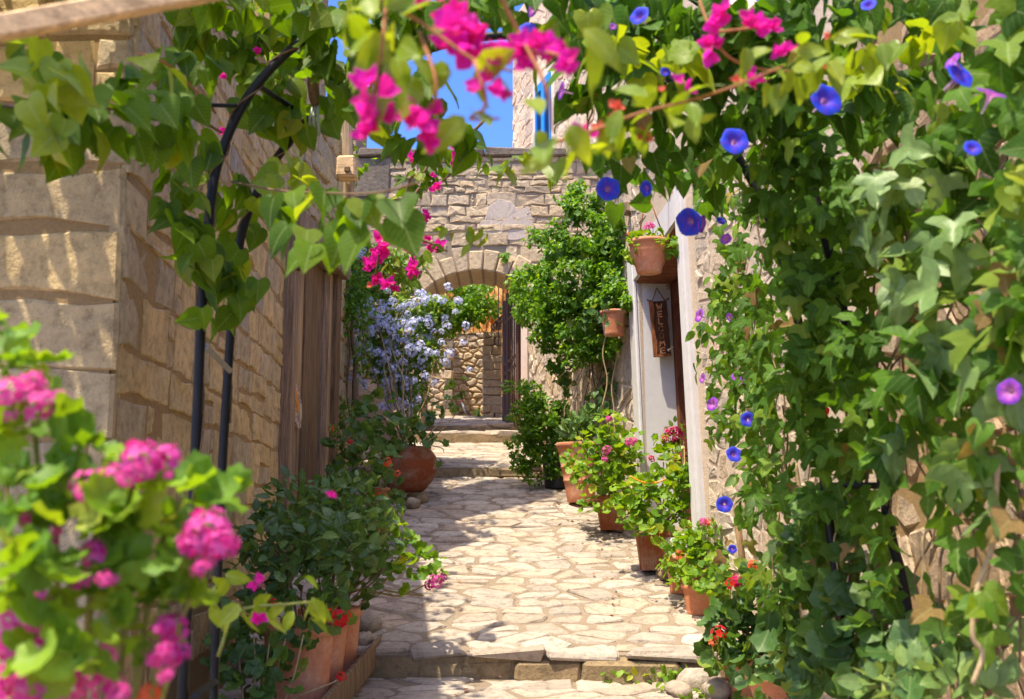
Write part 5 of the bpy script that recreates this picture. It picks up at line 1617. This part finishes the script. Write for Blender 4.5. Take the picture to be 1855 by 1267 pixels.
for (x, y) in ((60, 760), (280, 860), (180, 920), (375, 1020), (170, 1060), (60, 1180), (310, 1210), (100, 800), (330, 900)):
    stem_part(fg, spline([at(x, y, 1.45), at(x * 0.8 + 20, y + 120, 1.5), at(x * 0.6 + 40, 1330, 1.5), at(x * 0.6 + 40, 1330, 1.5) + Vector((0, 0, -0.55))]), 0.004, 0.006, 'green_stem')

# ------------------------------------------------------------------ pots along the left
def root_on(px, py, Y):
    return at(px, py, Y)


POT = []
for i, (px, Y, lab) in enumerate(((543, 5.65, 'pale terracotta pot of dark leafy shrub at the front of the left row'), (565, 6.05, 'second pale terracotta pot from the front in the left row'), (588, 6.42, 'third pale terracotta pot from the front beside the plank end'))):
    rgt = (608, 632, 656)[i]
    x = (rgt - CX) / F * Y / 1.028 - 0.19
    loc = Vector((x, Y, gz(Y) + 0.0))
    r = thing('potted_shrub', lab, 'potted plant', loc, 'shrub pots along the left wall')
    hpot = at(0, (1132, 1118, 1100)[i], Y).z - loc.z
    add_pot(r, loc, 0.19, 0.15, hpot, 'terra_pink', 0.05)
    ccs = [[(520, 985, 5.6, 80, 45, 120), (600, 990, 5.55, 80, 50, 130), (560, 1060, 5.5, 90, 40, 90), (470, 1040, 5.6, 50, 60, 70)],
           [(560, 930, 5.95, 100, 40, 120), (640, 970, 5.9, 70, 50, 110), (480, 970, 6.0, 60, 50, 80), (650, 1030, 5.9, 50, 40, 60)],
           [(620, 900, 6.3, 70, 40, 100), (670, 960, 6.25, 50, 50, 90), (540, 895, 6.4, 60, 30, 60), (660, 1060, 6.2, 40, 30, 40)]][i]
    foliate(r, pxc(ccs, (0.065, 0.1), 0.22, down=-0.25, bias=(0.1, -0.25, 0.7), jit=0.45, out=0.5), 'ovate', 'leaf_shrub', 300)
    for k in range(7):
        c = random.choice(ccs)
        stem_part(r, wander(loc + Vector((random.uniform(-0.06, 0.06), random.uniform(-0.06, 0.06), hpot - 0.06)), at(c[0] + random.uniform(-50, 50), c[1], c[2]), 4, 0.03), 0.007, 0.004, 'bark')
    POT.append(r)
g1 = thing('geranium', 'dark leaved red flowering geranium in front of the left pots', 'geranium', at(440, 1260, 5.2))
foliate(g1, pxc([(440, 1180, 5.2, 60, 40, 26), (480, 1230, 5.2, 60, 40, 24), (430, 1245, 5.1, 50, 40, 18), (520, 1180, 5.3, 40, 30, 12), (500, 1120, 5.3, 70, 30, 22), (590, 1110, 5.3, 40, 24, 10), (430, 1110, 5.2, 40, 30, 10)], (0.07, 0.1), 0.15, down=0.0, bias=(0.1, -0.4, 0.7)), 'ger', 'leaf_ger_dark', 200)
for (x, y, s) in ((617, 1120, 20), (600, 1112, 14), (618, 1225, 11), (495, 1090, 8), (466, 1055, 12), (464, 1122, 12)):
    flower_obj(g1, random.choice(FM['red'] if x > 470 else FM['pink']), at(x, y, 5.15), (0.2, -1, 0.4), s / F * 5.15 * 0.9, 'flower_head')
stem_part(g1, spline([at(450, 1300, 5.2), at(540, 1262, 5.2), at(600, 1238, 5.15), at(618, 1228, 5.15)]), 0.005, 0.004, 'tan_stem')
for k in range(5):
    stem_part(g1, wander(at(440, 1262, 5.2) + Vector((0, 0, -0.5)), at(430 + 30 * k, 1150, 5.2), 4, 0.03), 0.007, 0.004, 'tan_stem')
mg = spray('blurred heart leaves and pink bracts in front of the left dark shrub', [[(395, 1190), (430, 1110), (520, 1095), (580, 1090)]], [(468, 1052, 16), (600, 897, 8), (462, 1120, 14)], [(440, 1095, 22, 3), (495, 1090, 30, 4), (545, 1105, 30, 4), (570, 1080, 20, 3), (395, 1050, 30, 4), (380, 1080, 20, 2)], 2.4, 'leaf_lime', 'boug', (0.05, 0.075), 'green_stem')
g2 = thing('geranium', 'bright green geranium with one magenta head leaning over the path', 'geranium', at(690, 1110, 6.6))
foliate(g2, pxc([(715, 960, 6.5, 30, 24, 22), (740, 1000, 6.5, 30, 26, 22), (765, 1020, 6.4, 40, 20, 18), (730, 1030, 6.5, 30, 20, 12), (725, 1085, 6.4, 20, 14, 4), (790, 1040, 6.4, 16, 10, 4)], (0.055, 0.085), 0.1, down=0.0, bias=(0.1, -0.3, 0.8)), 'ger', 'leaf_ger', 120)
for (x, y, s) in ((790, 1052, 17), (778, 1060, 12), (803, 1045, 10)):
    flower_obj(g2, random.choice(FM['mauve']), at(x, y, 6.35), (0.3, -0.8, 0.5), s / F * 6.4 * 0.8, 'flower_head')
for pp in ([(655, 1090), (690, 1060), (700, 1070), (765, 1080), (745, 1072)], [(650, 1100), (680, 1075), (720, 1080), (760, 1065), (785, 1050)], [(662, 1085), (700, 1050), (725, 1010)]):
    stem_part(g2, spline([at(x, y, 6.5) for x, y in pp]), 0.008, 0.005, 'tan_stem')

# mid left geranium and brown jar with plumbago
yb = 9.1
loc = Vector((at(684, 930, yb).x, yb, gz(yb)))
g3 = thing('potted_geranium', 'sprawling dark geranium with orange red flowers in a small pot before the brown jar', 'potted plant', loc)
add_pot(g3, loc, 0.105, 0.08, at(0, 884, yb).z - loc.z, 'terra', 0.03)
foliate(g3, pxc([(630, 800, 8.8, 45, 40, 60), (660, 850, 8.8, 45, 40, 60), (620, 870, 8.6, 40, 30, 36), (640, 760, 9.0, 30, 20, 14), (690, 840, 8.9, 30, 30, 22), (700, 890, 8.9, 26, 30, 18), (620, 900, 8.4, 50, 30, 34), (700, 780, 9.6, 50, 30, 26), (720, 920, 8.9, 14, 14, 6), (640, 920, 8.3, 40, 20, 16)], (0.07, 0.1), 0.18, down=0.0, bias=(0.15, -0.35, 0.7)), 'ger', 'leaf_ger_dark', 300)
for (x, y, s, k) in ((702, 838, 10, 'orange'), (720, 857, 7, 'orange'), (683, 896, 9, 'red'), (657, 918, 8, 'orange'), (634, 800, 5, 'red'), (600, 776, 6, 'red'), (688, 905, 6, 'red')):
    flower_obj(g3, random.choice(FM[k]), at(x, y, 8.6), (0.1, -1, 0.4), s / F * 8.6, 'flower_head')
leggy(g3, loc + Vector((0, 0, 0.2)), [(at(630, 830, 8.8), (0.2, 0.1, 0.1)), (at(660, 800, 8.8), (0.2, 0.1, 0.1)), (at(700, 850, 8.9), (0.1, 0.1, 0.1))], per=2)
yj = 10.5
base = at(738, 912, yj)
loc = Vector((base.x, yj, gz(yj) + 0.08))
pj = thing('plumbago_jar', 'bulging brown earthen jar of pale blue plumbago on the left', 'potted plant', loc)
hj = at(0, 810, yj).z - loc.z
part('jar', lathe('jar', [(0.14, 0), (0.18, 0.03), (0.245, hj * 0.25), (0.285, hj * 0.45), (0.292, hj * 0.55), (0.285, hj * 0.7), (0.25, hj * 0.88), (0.222, hj * 0.95), (0.23, hj), (0.21, hj), (0.2, hj * 0.9)], 'terra_old', 40, 0.012), pj, Matrix.Translation(loc))
part('soil', lathe('soil', [(0.215, hj * 0.93), (0.01, hj * 0.94)], 'bark', 20), pj, Matrix.Translation(loc))
PL = [(690, 560, 11.4, 60, 60), (740, 590, 11.35, 80, 70), (720, 660, 11.3, 60, 60), (780, 575, 11.35, 44, 40), (690, 640, 11.35, 40, 50), (740, 710, 11.3, 40, 40), (640, 520, 11.5, 50, 50), (700, 510, 11.5, 60, 40), (770, 640, 11.3, 40, 40), (800, 560, 11.4, 20, 20), (620, 490, 11.4, 30, 40), (660, 470, 11.5, 60, 30), (720, 480, 11.5, 60, 30)]
foliate(pj, pxc([(a, b, c, d * 0.95, e * 0.95, 620) for a, b, c, d, e in PL], (0.05, 0.08), 0.2, down=0.3, bias=(0.1, -0.3, 0.6)), 'small', 'leaf_plumb', 0)
foliate(pj, pxc([(720, 760, 10.3, 60, 30, 30), (690, 790, 10.3, 40, 30, 18), (760, 770, 10.25, 40, 30, 16), (800, 740, 10.3, 30, 30, 10), (740, 800, 10.25, 40, 16, 10), (780, 800, 10.25, 25, 16, 6), (680, 730, 10.3, 30, 40, 16), (830, 700, 10.5, 14, 20, 5), (800, 835, 10.0, 8, 5, 1)], (0.08, 0.12), 0.15, down=0.2, bias=(0.1, -0.5, 0.6)), 'ger', 'leaf_ger_dark', 150)
fl = [(660, 552), (650, 548), (668, 570), (690, 560), (700, 575), (645, 585), (720, 560), (760, 530), (800, 545), (830, 545), (745, 555), (745, 590), (775, 575), (800, 600), (825, 565), (690, 600), (720, 610), (740, 620), (760, 610), (680, 640), (700, 650), (720, 640), (745, 640), (765, 650), (790, 640), (800, 620), (700, 690), (720, 680), (735, 670), (770, 680), (790, 690), (700, 720), (720, 710), (740, 715), (775, 685), (705, 740), (745, 745), (720, 735), (655, 605), (665, 625), (660, 700), (655, 690), (650, 460), (638, 450), (770, 545), (805, 575), (845, 590), (812, 520), (830, 545), (670, 545), (710, 545), (730, 585), (760, 590), (690, 580), (755, 660), (735, 700), (715, 700), (650, 640), (785, 600), (815, 640), (805, 655), (850, 670), (840, 620), (680, 670), (760, 625), (740, 570), (700, 620), (810, 590), (675, 595), (710, 665), (730, 655), (695, 660), (750, 690), (710, 600), (735, 730), (690, 705), (725, 750), (645, 560), (655, 575)]
for (x, y) in fl + [(x + random.uniform(-22, 22), y + random.uniform(-18, 18)) for x, y in fl + fl if x < 775]:
    flower_obj(pj, random.choice(FM['plumbago']), at(x, y, 11.1 + random.uniform(-0.1, 0.2)), (random.uniform(-0.4, 0.5), -0.8, 0.6), random.uniform(6, 11) / F * 11.1, 'flower_cluster')
for k in range(16):
    e = random.choice(PL)
    stem_part(pj, wander(loc + Vector((random.uniform(-0.1, 0.1), random.uniform(-0.1, 0.1), hj * 0.93)), at(e[0], e[1] + 20, e[2]), 5, 0.05), random.uniform(0.006, 0.012), 0.004, random.choice(['tan_stem', 'bark', 'tan_stem']))
for pp in ([(770, 805), (790, 830), (785, 850), (800, 838)], [(775, 800), (800, 780), (835, 740)], [(760, 805), (800, 760), (812, 720)], [(772, 806), (800, 812), (805, 822)]):
    stem_part(pj, spline([at(x, y, 10.1) for x, y in pp]), 0.007, 0.004, 'tan_stem')
cl = thing('wall_climber', 'small leaved green climber hugging the far corner of the plank door house', 'climber', at(615, 700, 10.9))
foliate(cl, pxc([(612, 480, 10.6, 14, 40, 260), (625, 540, 10.6, 24, 50, 380), (645, 520, 10.7, 30, 50, 420), (620, 590, 10.7, 12, 30, 90), (650, 560, 10.7, 30, 40, 260), (614, 640, 10.7, 6, 30, 40), (625, 740, 10.5, 14, 20, 60), (655, 640, 10.9, 18, 60, 160), (610, 520, 10.4, 10, 60, 160)], (0.04, 0.065), 0.2, down=0.3), 'small', 'leaf_ivy', 0)
stem_part(cl, wander(at(640, 760, 10.9), at(642, 560, 10.9), 6, 0.04), 0.03, 0.015, 'bark')
stem_part(cl, wander(at(636, 760, 10.9), at(625, 520, 10.8), 6, 0.04), 0.012, 0.008, 'bark')

# ------------------------------------------------------------------ ivy on the right and hanging bush under the arch
iv = thing('ivy', 'thick glossy ivy bush hanging on the right wall beside the arch', 'ivy', at(1060, 640, 11.0))
IV = [(1060, 380, 10.6, 50, 40, 9), (1100, 420, 10.3, 50, 50, 10), (1040, 440, 10.6, 60, 50, 11), (990, 490, 11.2, 50, 50, 10), (1080, 490, 10.3, 60, 50, 11), (970, 540, 11.4, 36, 40, 7), (1030, 540, 10.8, 60, 50, 11), (1090, 550, 10.3, 45, 40, 8), (1010, 600, 11.0, 45, 40, 8), (1015, 650, 11.1, 26, 24, 3), (1060, 600, 10.6, 40, 40, 6), (945, 530, 12.0, 14, 40, 3), (1130, 400, 10.0, 26, 40, 4), (1130, 460, 10.0, 20, 40, 4), (1120, 520, 9.9, 24, 30, 5), (1060, 640, 10.5, 30, 24, 4), (1000, 560, 11.0, 40, 40, 7), (1140, 540, 9.8, 12, 24, 2), (950, 560, 11.8, 16, 30, 3), (1050, 350, 10.8, 24, 20, 2), (1100, 620, 10.3, 26, 24, 3), (985, 440, 11.5, 26, 26, 3)]
sub = []
for (a, b, c, d, e, k) in IV:
    for _ in range(k * 3):
        u = random.gauss(0, 0.5), random.gauss(0, 0.5)
        sub.append((a + u[0] * d, b + u[1] * e, c - random.uniform(0, 0.25), random.uniform(9, 16), random.uniform(7, 13), random.randint(24, 52)))
foliate(iv, pxc(sub, (0.04, 0.07), 0.06, down=0.25, bias=(-0.25, -0.3, 0.7), out=0.6), 'ovate', 'leaf_ivy', 0)
foliate(iv, pxc([(1090, 560, 10.0, 40, 20, 14), (1060, 570, 10.2, 30, 30, 12), (1040, 430, 10.3, 40, 40, 16), (1120, 440, 9.9, 30, 30, 10)], (0.07, 0.1), 0.1, down=0.2), 'ger', 'leaf_ger_dark', 80)
for k in range(46):
    x, y = random.uniform(1040, 1120), random.uniform(560, 640)
    stem_part(iv, wander(at(x, y, 10.55), at(x + random.uniform(-40, 40), y + random.uniform(50, 190), 10.6), 6, 0.05), random.uniform(0.004, 0.01), 0.003, random.choice(['tan_stem', 'bark', 'tan_stem']))
for pp in ([(1112, 600), (1118, 640), (1108, 700), (1112, 745), (1100, 760)], [(1102, 590), (1092, 640), (1100, 690), (1090, 740)]):
    stem_part(iv, spline([at(x, y, 10.1) for x, y in pp]), 0.008, 0.007, 'tan_stem')
foliate(iv, pxc([(1015, 680, 11, 20, 14, 24), (1100, 720, 10.4, 40, 40, 60), (1110, 660, 10.3, 20, 40, 30), (1030, 700, 11, 10, 20, 12)], (0.06, 0.09), 0.1, down=0.6), 'heart', 'leaf_ger_dark', 60)
hb = thing('hanging_bush', 'dark hanging bush seen under the crown of the arch', 'bush', at(850, 600, 16.6))
sub = [(random.gauss(850, 24), random.gauss(550, 20), 16.4 + random.uniform(-0.3, 0.3), 14, 12, 50) for _ in range(50)] + [(random.gauss(820, 14), random.gauss(585, 12), 16.3, 12, 12, 40) for _ in range(14)]
foliate(hb, pxc(sub, (0.06, 0.09), 0.15, down=0.4, bias=(0, -0.3, 0.6)), 'ovate', 'leaf_ivy', 0)
for k in range(8):
    stem_part(hb, wander(at(845 + random.uniform(-30, 30), 520, 16.6), at(820 + random.uniform(-30, 60), 605, 16.5), 4, 0.08), 0.012, 0.005, 'bark')
lp = thing('wall_weed', 'small green tuft growing from the arch stones above the crown', 'weed', at(915, 465, 14.1))
foliate(lp, pxc([(915, 464, 14.1, 7, 9, 50)], (0.05, 0.08), 0.05), 'small', 'leaf_ivy', 0)
dg = part('dry_grass', mass('dry_grass', TPL['lance'], *(lambda p: (p, bases(RN.normal(size=(len(p), 3)) * 0.3 + np.array([0, 0, 1]), RN.normal(size=(len(p), 3))), RN.uniform(0.3, 0.7, len(p))))(np.array([(x, y, 2.4 + 5.2 * (1 - math.exp(-(y - 19.5) / 2.6)) - 0.05) for x, y in zip(RN.uniform(-3, 3, 1500), RN.uniform(19.8, 24, 1500))])), 'boug_coral'), kind='stuff')
dg.data.materials[0] = petal_mat('dry_orange_grass', [(0, (0.55, 0.28, 0.06)), (0.6, (0.66, 0.38, 0.12)), (1, (0.45, 0.22, 0.05))], 0.3)

# ------------------------------------------------------------------ pots along the right
yb = 11.0
loc = Vector((at(1010, 870, yb).x, yb, gz(yb)))
bp = thing('potted_shrub', 'bushy green shrub in a black plastic pot at the foot of the steps', 'potted plant', loc)
add_pot(bp, loc, 0.17, 0.13, 0.3, 'black_pot', 0.03)
sub = [(random.gauss(968, 22), random.gauss(745, 30), 10.9 + random.uniform(-0.2, 0.15), 12, 10, 34) for _ in range(46)] + [(random.gauss(970, 20), random.gauss(825, 18), 10.85, 14, 10, 40) for _ in range(24)] + [(random.gauss(1015, 16), random.gauss(790, 22), 10.9, 12, 10, 36) for _ in range(22)]
foliate(bp, pxc(sub, (0.04, 0.065), 0.06, down=0.0, bias=(0, -0.3, 0.7)), 'ovate', 'leaf_ivy', 0)
for k in range(12):
    stem_part(bp, wander(loc + Vector((random.uniform(-0.05, 0.05), 0, 0.26)), at(random.gauss(975, 22), random.gauss(760, 30), 10.9), 4, 0.04), 0.008, 0.004, 'bark')
yb = 10.25
loc = Vector((at(1052, 900, yb).x, yb, gz(yb) + 0.04))
b2 = thing('potted_aloe', 'big smooth tapered terracotta pot with drooping dark blades', 'potted plant', loc)
add_pot(b2, loc, 0.235, 0.125, at(0, 803, yb).z - loc.z, 'terra', 0.05, 1)
foliate(b2, pxc([(1048, 785, 10.2, 24, 14, 60), (1060, 770, 10.2, 30, 20, 60)], (0.12, 0.2), 0.12, down=-0.4, out=0.8), 'lance', 'leaf_shrub', 100)


def ger_pot(label, loc, shape, size, mat, clumps, flowers, lsize=(0.06, 0.09), lmat='leaf_ger', per=2, spreadz=0.02, fY=None, depth=0.14):
    r = thing('potted_geranium', label, 'potted plant', loc, 'geranium pots along the right wall')
    if shape == 'round':
        rt, rb_, h = size
        add_pot(r, loc, rt, rb_, h, mat, 0.035)
    else:
        square_pot(r, loc, *size, mat, rot=random.uniform(-0.05, 0.05))
    h = size[2]
    foliate(r, pxc([(*c[:5], int(c[5] * 1.7)) for c in clumps], lsize, depth, down=-0.05, bias=(-0.1, -0.3, 0.85), jit=0.35, out=0.45), 'ger', lmat, 300)
    leggy(r, loc + Vector((0, 0, h - 0.03)), [(at(c[0], c[1], c[2]), (c[3] / F * c[2], 0.05, c[4] / F * c[2])) for c in clumps], 'tan_stem', 0.008, 0.06, per)
    for (x, y, s, k) in flowers:
        flower_obj(r, random.choice(FM[k]), at(x, y, clumps[0][2] - 0.15), (random.uniform(-0.3, 0.3), -0.8, 0.6), s / F * clumps[0][2], 'flower_head')
        stem_part(r, [at(x, y, clumps[0][2] - 0.14), at(x + random.uniform(-8, 8), y + 50, clumps[0][2])], 0.004, 0.004, 'green_stem')
    return r


def gl(px, Y, dz=0.0):
    return Vector((at(px, 950, Y).x, Y, gz(Y) + dz))


ger_pot('pink geranium in a ribbed brown pot behind the square planter', gl(1108, 9.35, 0.02), 'square', (0.27, 0.19, 0.3), 'terra_old',
        [(1085, 800, 9.2, 40, 30, 44), (1120, 830, 9.2, 50, 30, 50), (1080, 860, 9.1, 40, 30, 44), (1130, 880, 9.1, 40, 30, 34), (1050, 840, 9.3, 30, 30, 20), (1105, 760, 9.5, 24, 20, 16), (1075, 910, 9.0, 30, 20, 12), (1140, 800, 9.4, 26, 24, 16)],
        [(1140, 801, 9, 'pink'), (1099, 815, 9, 'pink'), (1096, 832, 7, 'pink'), (1103, 759, 7, 'pink'), (1150, 798, 6, 'pink')])
ger_pot('leggy bare stemmed geranium in the ribbed square terracotta planter', gl(1188, 8.2, 0.03), 'square', (0.3, 0.235, 0.3), 'terra_old',
        [(1150, 900, 8.1, 40, 24, 34), (1200, 880, 8.1, 50, 30, 46), (1250, 870, 8.0, 40, 30, 36), (1140, 930, 8.0, 40, 20, 26), (1200, 930, 8.0, 50, 24, 34), (1270, 900, 8.0, 30, 40, 24), (1170, 960, 7.9, 30, 14, 12), (1210, 830, 8.3, 24, 20, 14)],
        [], (0.06, 0.09), per=3)
ger_pot('orange flowered geranium in the smooth terracotta pot right of the planter', gl(1237, 7.75, 0.0), 'round', (0.14, 0.1, 0.27), 'terra',
        [(1240, 990, 7.6, 40, 26, 40), (1270, 970, 7.6, 40, 26, 36), (1225, 1020, 7.5, 30, 20, 22), (1280, 1010, 7.5, 30, 26, 26), (1240, 1050, 7.4, 30, 14, 14)],
        [(1282, 947, 8, 'orange'), (1274, 945, 8, 'pink'), (1232, 1010, 8, 'orange'), (1230, 1000, 6, 'orange')], (0.05, 0.075))
ger_pot('low geranium in the small terracotta pot nearest the loose stones', gl(1266, 7.35, -0.01), 'round', (0.13, 0.1, 0.2), 'terra',
        [(1270, 1050, 7.2, 30, 16, 20), (1300, 1030, 7.2, 24, 24, 16), (1290, 1070, 7.1, 24, 14, 10)], [], (0.055, 0.08))
ger_pot('dark geranium with red flowers in a terracotta pot at the bottom right', gl(1352, 6.1, 0.0), 'round', (0.17, 0.13, 0.26), 'terra',
        [(1320, 1130, 6.0, 40, 30, 24), (1370, 1110, 6.0, 50, 30, 26), (1310, 1180, 6.0, 36, 24, 16), (1360, 1170, 5.9, 50, 30, 26), (1400, 1200, 5.8, 40, 30, 16), (1340, 1060, 6.1, 40, 30, 18), (1400, 1060, 5.8, 40, 30, 16)],
        [(1303, 1145, 14, 'red'), (1335, 1052, 13, 'crimson'), (1325, 1056, 11, 'red'), (1365, 1025, 14, 'orange'), (1290, 1165, 8, 'orange')], (0.075, 0.11), 'leaf_ger_dark')
ger_pot('shallow terracotta bowl with few leaves at the bottom edge on the right', gl(1395, 5.75, 0.05), 'round', (0.16, 0.11, 0.16), 'terra_pink',
        [(1420, 1220, 5.6, 50, 20, 14), (1440, 1180, 5.5, 40, 30, 14)], [], (0.07, 0.1), 'leaf_ger_dark')
cb = thing('crimson_bougainvillea', 'crimson flowering bush in the white doorway corner', 'bush', at(1225, 900, 8.9))
foliate(cb, pxc([(1230, 800, 8.8, 24, 40, 50), (1240, 850, 8.7, 14, 30, 24)], (0.05, 0.07), 0.1, down=0.2), 'ovate', 'leaf_vine', 80)
foliate(cb, pxc([(1212, 812, 8.6, 20, 14, 16), (1190, 800, 8.6, 10, 14, 4)], (0.06, 0.08), 0.06, down=-0.1), 'ger', 'leaf_ger', 20)
for (x, y, s) in ((1212, 782, 12), (1224, 780, 12), (1205, 795, 9), (1222, 795, 10), (1250, 790, 8), (1248, 800, 7), (1180, 831, 9), (1235, 828, 10), (1244, 822, 10), (1226, 832, 9), (1245, 770, 9), (1240, 840, 8), (1232, 785, 9)):
    flower_obj(cb, FM['crimson'][0], at(x, y, 8.55), (random.uniform(-0.4, 0.4), -0.8, 0.5), s / F * 8.6 * 0.8, 'flower_head')
for k in range(4):
    stem_part(cb, wander(at(1225, 905, 8.8), at(1215 + 8 * k, 800, 8.7), 4, 0.02), 0.008, 0.005, 'bark')
mb = MB()
mb.tube([at(1237, 808, 8.3), at(1243, 930, 8.3)], 0.013)
tag(part('plant_stake', mb.mesh('plant_stake', M['wood_tan'])), 'pale wooden stake standing among the leggy geraniums', 'stake')
mb = MB()
mb.tube([at(1335, 940, 6.3), at(1347, 1030, 6.3), at(1352, 1080, 6.3)], 0.02)
tag(part('plant_stake', mb.mesh('plant_stake', M['wood_dark'])), 'short brown wooden stake beside the lower blue morning glory', 'stake')
mb = MB()
mb.tube(spline([at(1140, 863, 8.0), at(1165, 874, 8.0), at(1190, 874, 8.0), at(1206, 868, 8.0)]), 0.006)
tag(part('orange_twine', mb.mesh('orange_twine', M['orange'])), 'orange twine tying the leggy geranium stems together', 'twine')

# hanging and wall pots
Y = 8.05
c = at(1176, 495, Y)
hp = thing('hanging_pot', 'round terracotta pot of trailing geranium hanging by cords at the doorway', 'hanging pot', c)
hh_ = at(0, 437, Y).z - c.z
part('pot', lathe('pot', [(0.03, -0.006), (0.095, 0.0), (0.1, 0.012), (0.108, 0.05), (0.125, 0.075), (0.135, 0.12), (0.148, 0.16), (0.15, 0.165), (0.15, hh_ - 0.03), (0.16, hh_ - 0.028), (0.16, hh_), (0.145, hh_), (0.14, hh_ - 0.05)], 'terra_pink'), hp, Matrix.Translation(c))
part('soil', lathe('soil', [(0.142, hh_ - 0.03), (0.01, hh_ - 0.02)], 'bark', 16), hp, Matrix.Translation(c))
topc = at(1171, 345, Y)
for (x, y) in ((1158, 430), (1202, 428)):
    stem_part(hp, [at(x, y, Y - 0.03), topc], 0.006, 0.005, 'red_stem', 'cord')
stem_part(hp, [topc, topc + Vector((0.3, 0.1, 0.12))], 0.008, 0.008, 'bark', 'hook')
foliate(hp, pxc([(1160, 432, Y, 22, 10, 26), (1205, 440, Y - 0.1, 22, 12, 26), (1222, 452, Y - 0.12, 22, 12, 26), (1145, 450, Y - 0.05, 12, 24, 22), (1190, 425, Y, 16, 8, 10)], (0.045, 0.07), 0.1, down=0.15, bias=(-0.1, -0.4, 0.8)), 'ger', 'leaf_ger', 140)
for (x, y, s, k) in ((1177, 408, 8, 'pink'), (1170, 413, 6, 'pink'), (1183, 410, 5, 'pink'), (1140, 424, 5, 'red')):
    flower_obj(hp, random.choice(FM[k]), at(x, y, Y - 0.05), (0, -0.8, 0.6), s / F * Y, 'flower_head')
    stem_part(hp, [at(x, y, Y - 0.04), at(x, 440, Y)], 0.003, 0.003, 'green_stem')
Y = 9.75
c = at(1112, 608, Y)
wp = thing('wall_pot', 'small plain terracotta pot fixed under the ivy left of the doorway', 'wall pot', c)
add_pot(wp, c, 0.128, 0.09, at(0, 564, Y).z - c.z, 'terra', 0.03)
stem_part(wp, [c + Vector((0, 0.02, 0.1)), c + Vector((0.2, 0.1, 0.1))], 0.012, 0.012, 'bark', 'bracket')
foliate(wp, pxc([(1112, 560, Y, 24, 14, 24), (1090, 568, Y - 0.05, 16, 12, 10), (1108, 585, Y - 0.14, 8, 8, 2), (1140, 574, Y, 8, 6, 2)], (0.07, 0.095), 0.1, down=0.1, bias=(-0.1, -0.5, 0.7)), 'ger', 'leaf_ger_dark', 60)

# low plants and weeds
sp2 = thing('fleshy_plant', 'pale fleshy leaved plant at the bottom right edge', 'plant', at(1690, 1320, 2.9))
foliate(sp2, pxc([(1600, 1235, 3.0, 40, 24, 20), (1670, 1215, 2.9, 50, 30, 30), (1740, 1225, 2.8, 50, 24, 24), (1800, 1250, 2.7, 40, 16, 12), (1660, 1262, 2.9, 60, 16, 18)], (0.06, 0.09), 0.1, down=-0.5, bias=(-0.1, -0.4, 0.6)), 'ovate', 'leaf_pale', 140)
for k in range(8):
    p = at(1600 + 25 * k, 1235, 2.9)
    stem_part(sp2, wander(p, p + Vector((0, 0.05, -0.45)), 3, 0.02), 0.006, 0.008, 'green_stem')
for (px, Y, n, lab) in ((1112, 6.5, 14, 'sparse green weed under the front step edge'), (1150, 6.52, 20, 'small leafy weed against the front step riser'), (1195, 6.5, 34, 'clump of green weeds at the right end of the step'), (1235, 6.48, 34, 'larger weed clump beside the big loose stone'), (1215, 6.2, 14, 'weed seedling between the loose stones'), (1265, 6.0, 14, 'weed sprouting at the bottom right path edge')):
    b = atg(px, 1200, Y, 0.0)
    wd = thing('weed', lab, 'weed', b)
    p, d, nr, s = gen(b + Vector((0, 0, 0.035)), (0.1, 0.05, 0.035), n, (0.045, 0.07), down=-0.2)
    foliate(wd, (p, d, nr, s), 'ovate', 'leaf_ger', 40)
bw = thing('weed', 'little green seedlings at the foot of the rubble wall beyond the arch', 'weed', at(865, 750, 16.9))
foliate(bw, pxc([(866, 748, 16.9, 5, 6, 20), (825, 740, 15.5, 7, 8, 20), (818, 690, 15.5, 7, 8, 16)], (0.06, 0.1), 0.05), 'ovate', 'leaf_ger', 0)
lt = []
for _ in range(160):
    Y = random.uniform(5.9, 10.5)
    x = random.choice([random.uniform(rw(Y) - 0.75, rw(Y) - 0.2), random.uniform(-1.4, 1.0)])
    lt.append((x, Y, gz(Y) + 0.03))
lt = np.array(lt)
nL = len(lt)
part('leaf_litter', mass('leaf_litter', TPL['small'], lt, bases(RN.normal(size=(nL, 3)) * np.array([1, 1, 0.15]), RN.normal(size=(nL, 3)) * 0.3 + np.array([0, 0, 1])), RN.uniform(0.02, 0.045, nL), 'boug_coral'), kind='stuff').data.materials[0] = petal_mat('fallen_leaf', [(0, (0.2, 0.1, 0.04)), (0.5, (0.34, 0.19, 0.07)), (0.9, (0.3, 0.12, 0.1)), (1, (0.4, 0.4, 0.7))], 0.15)
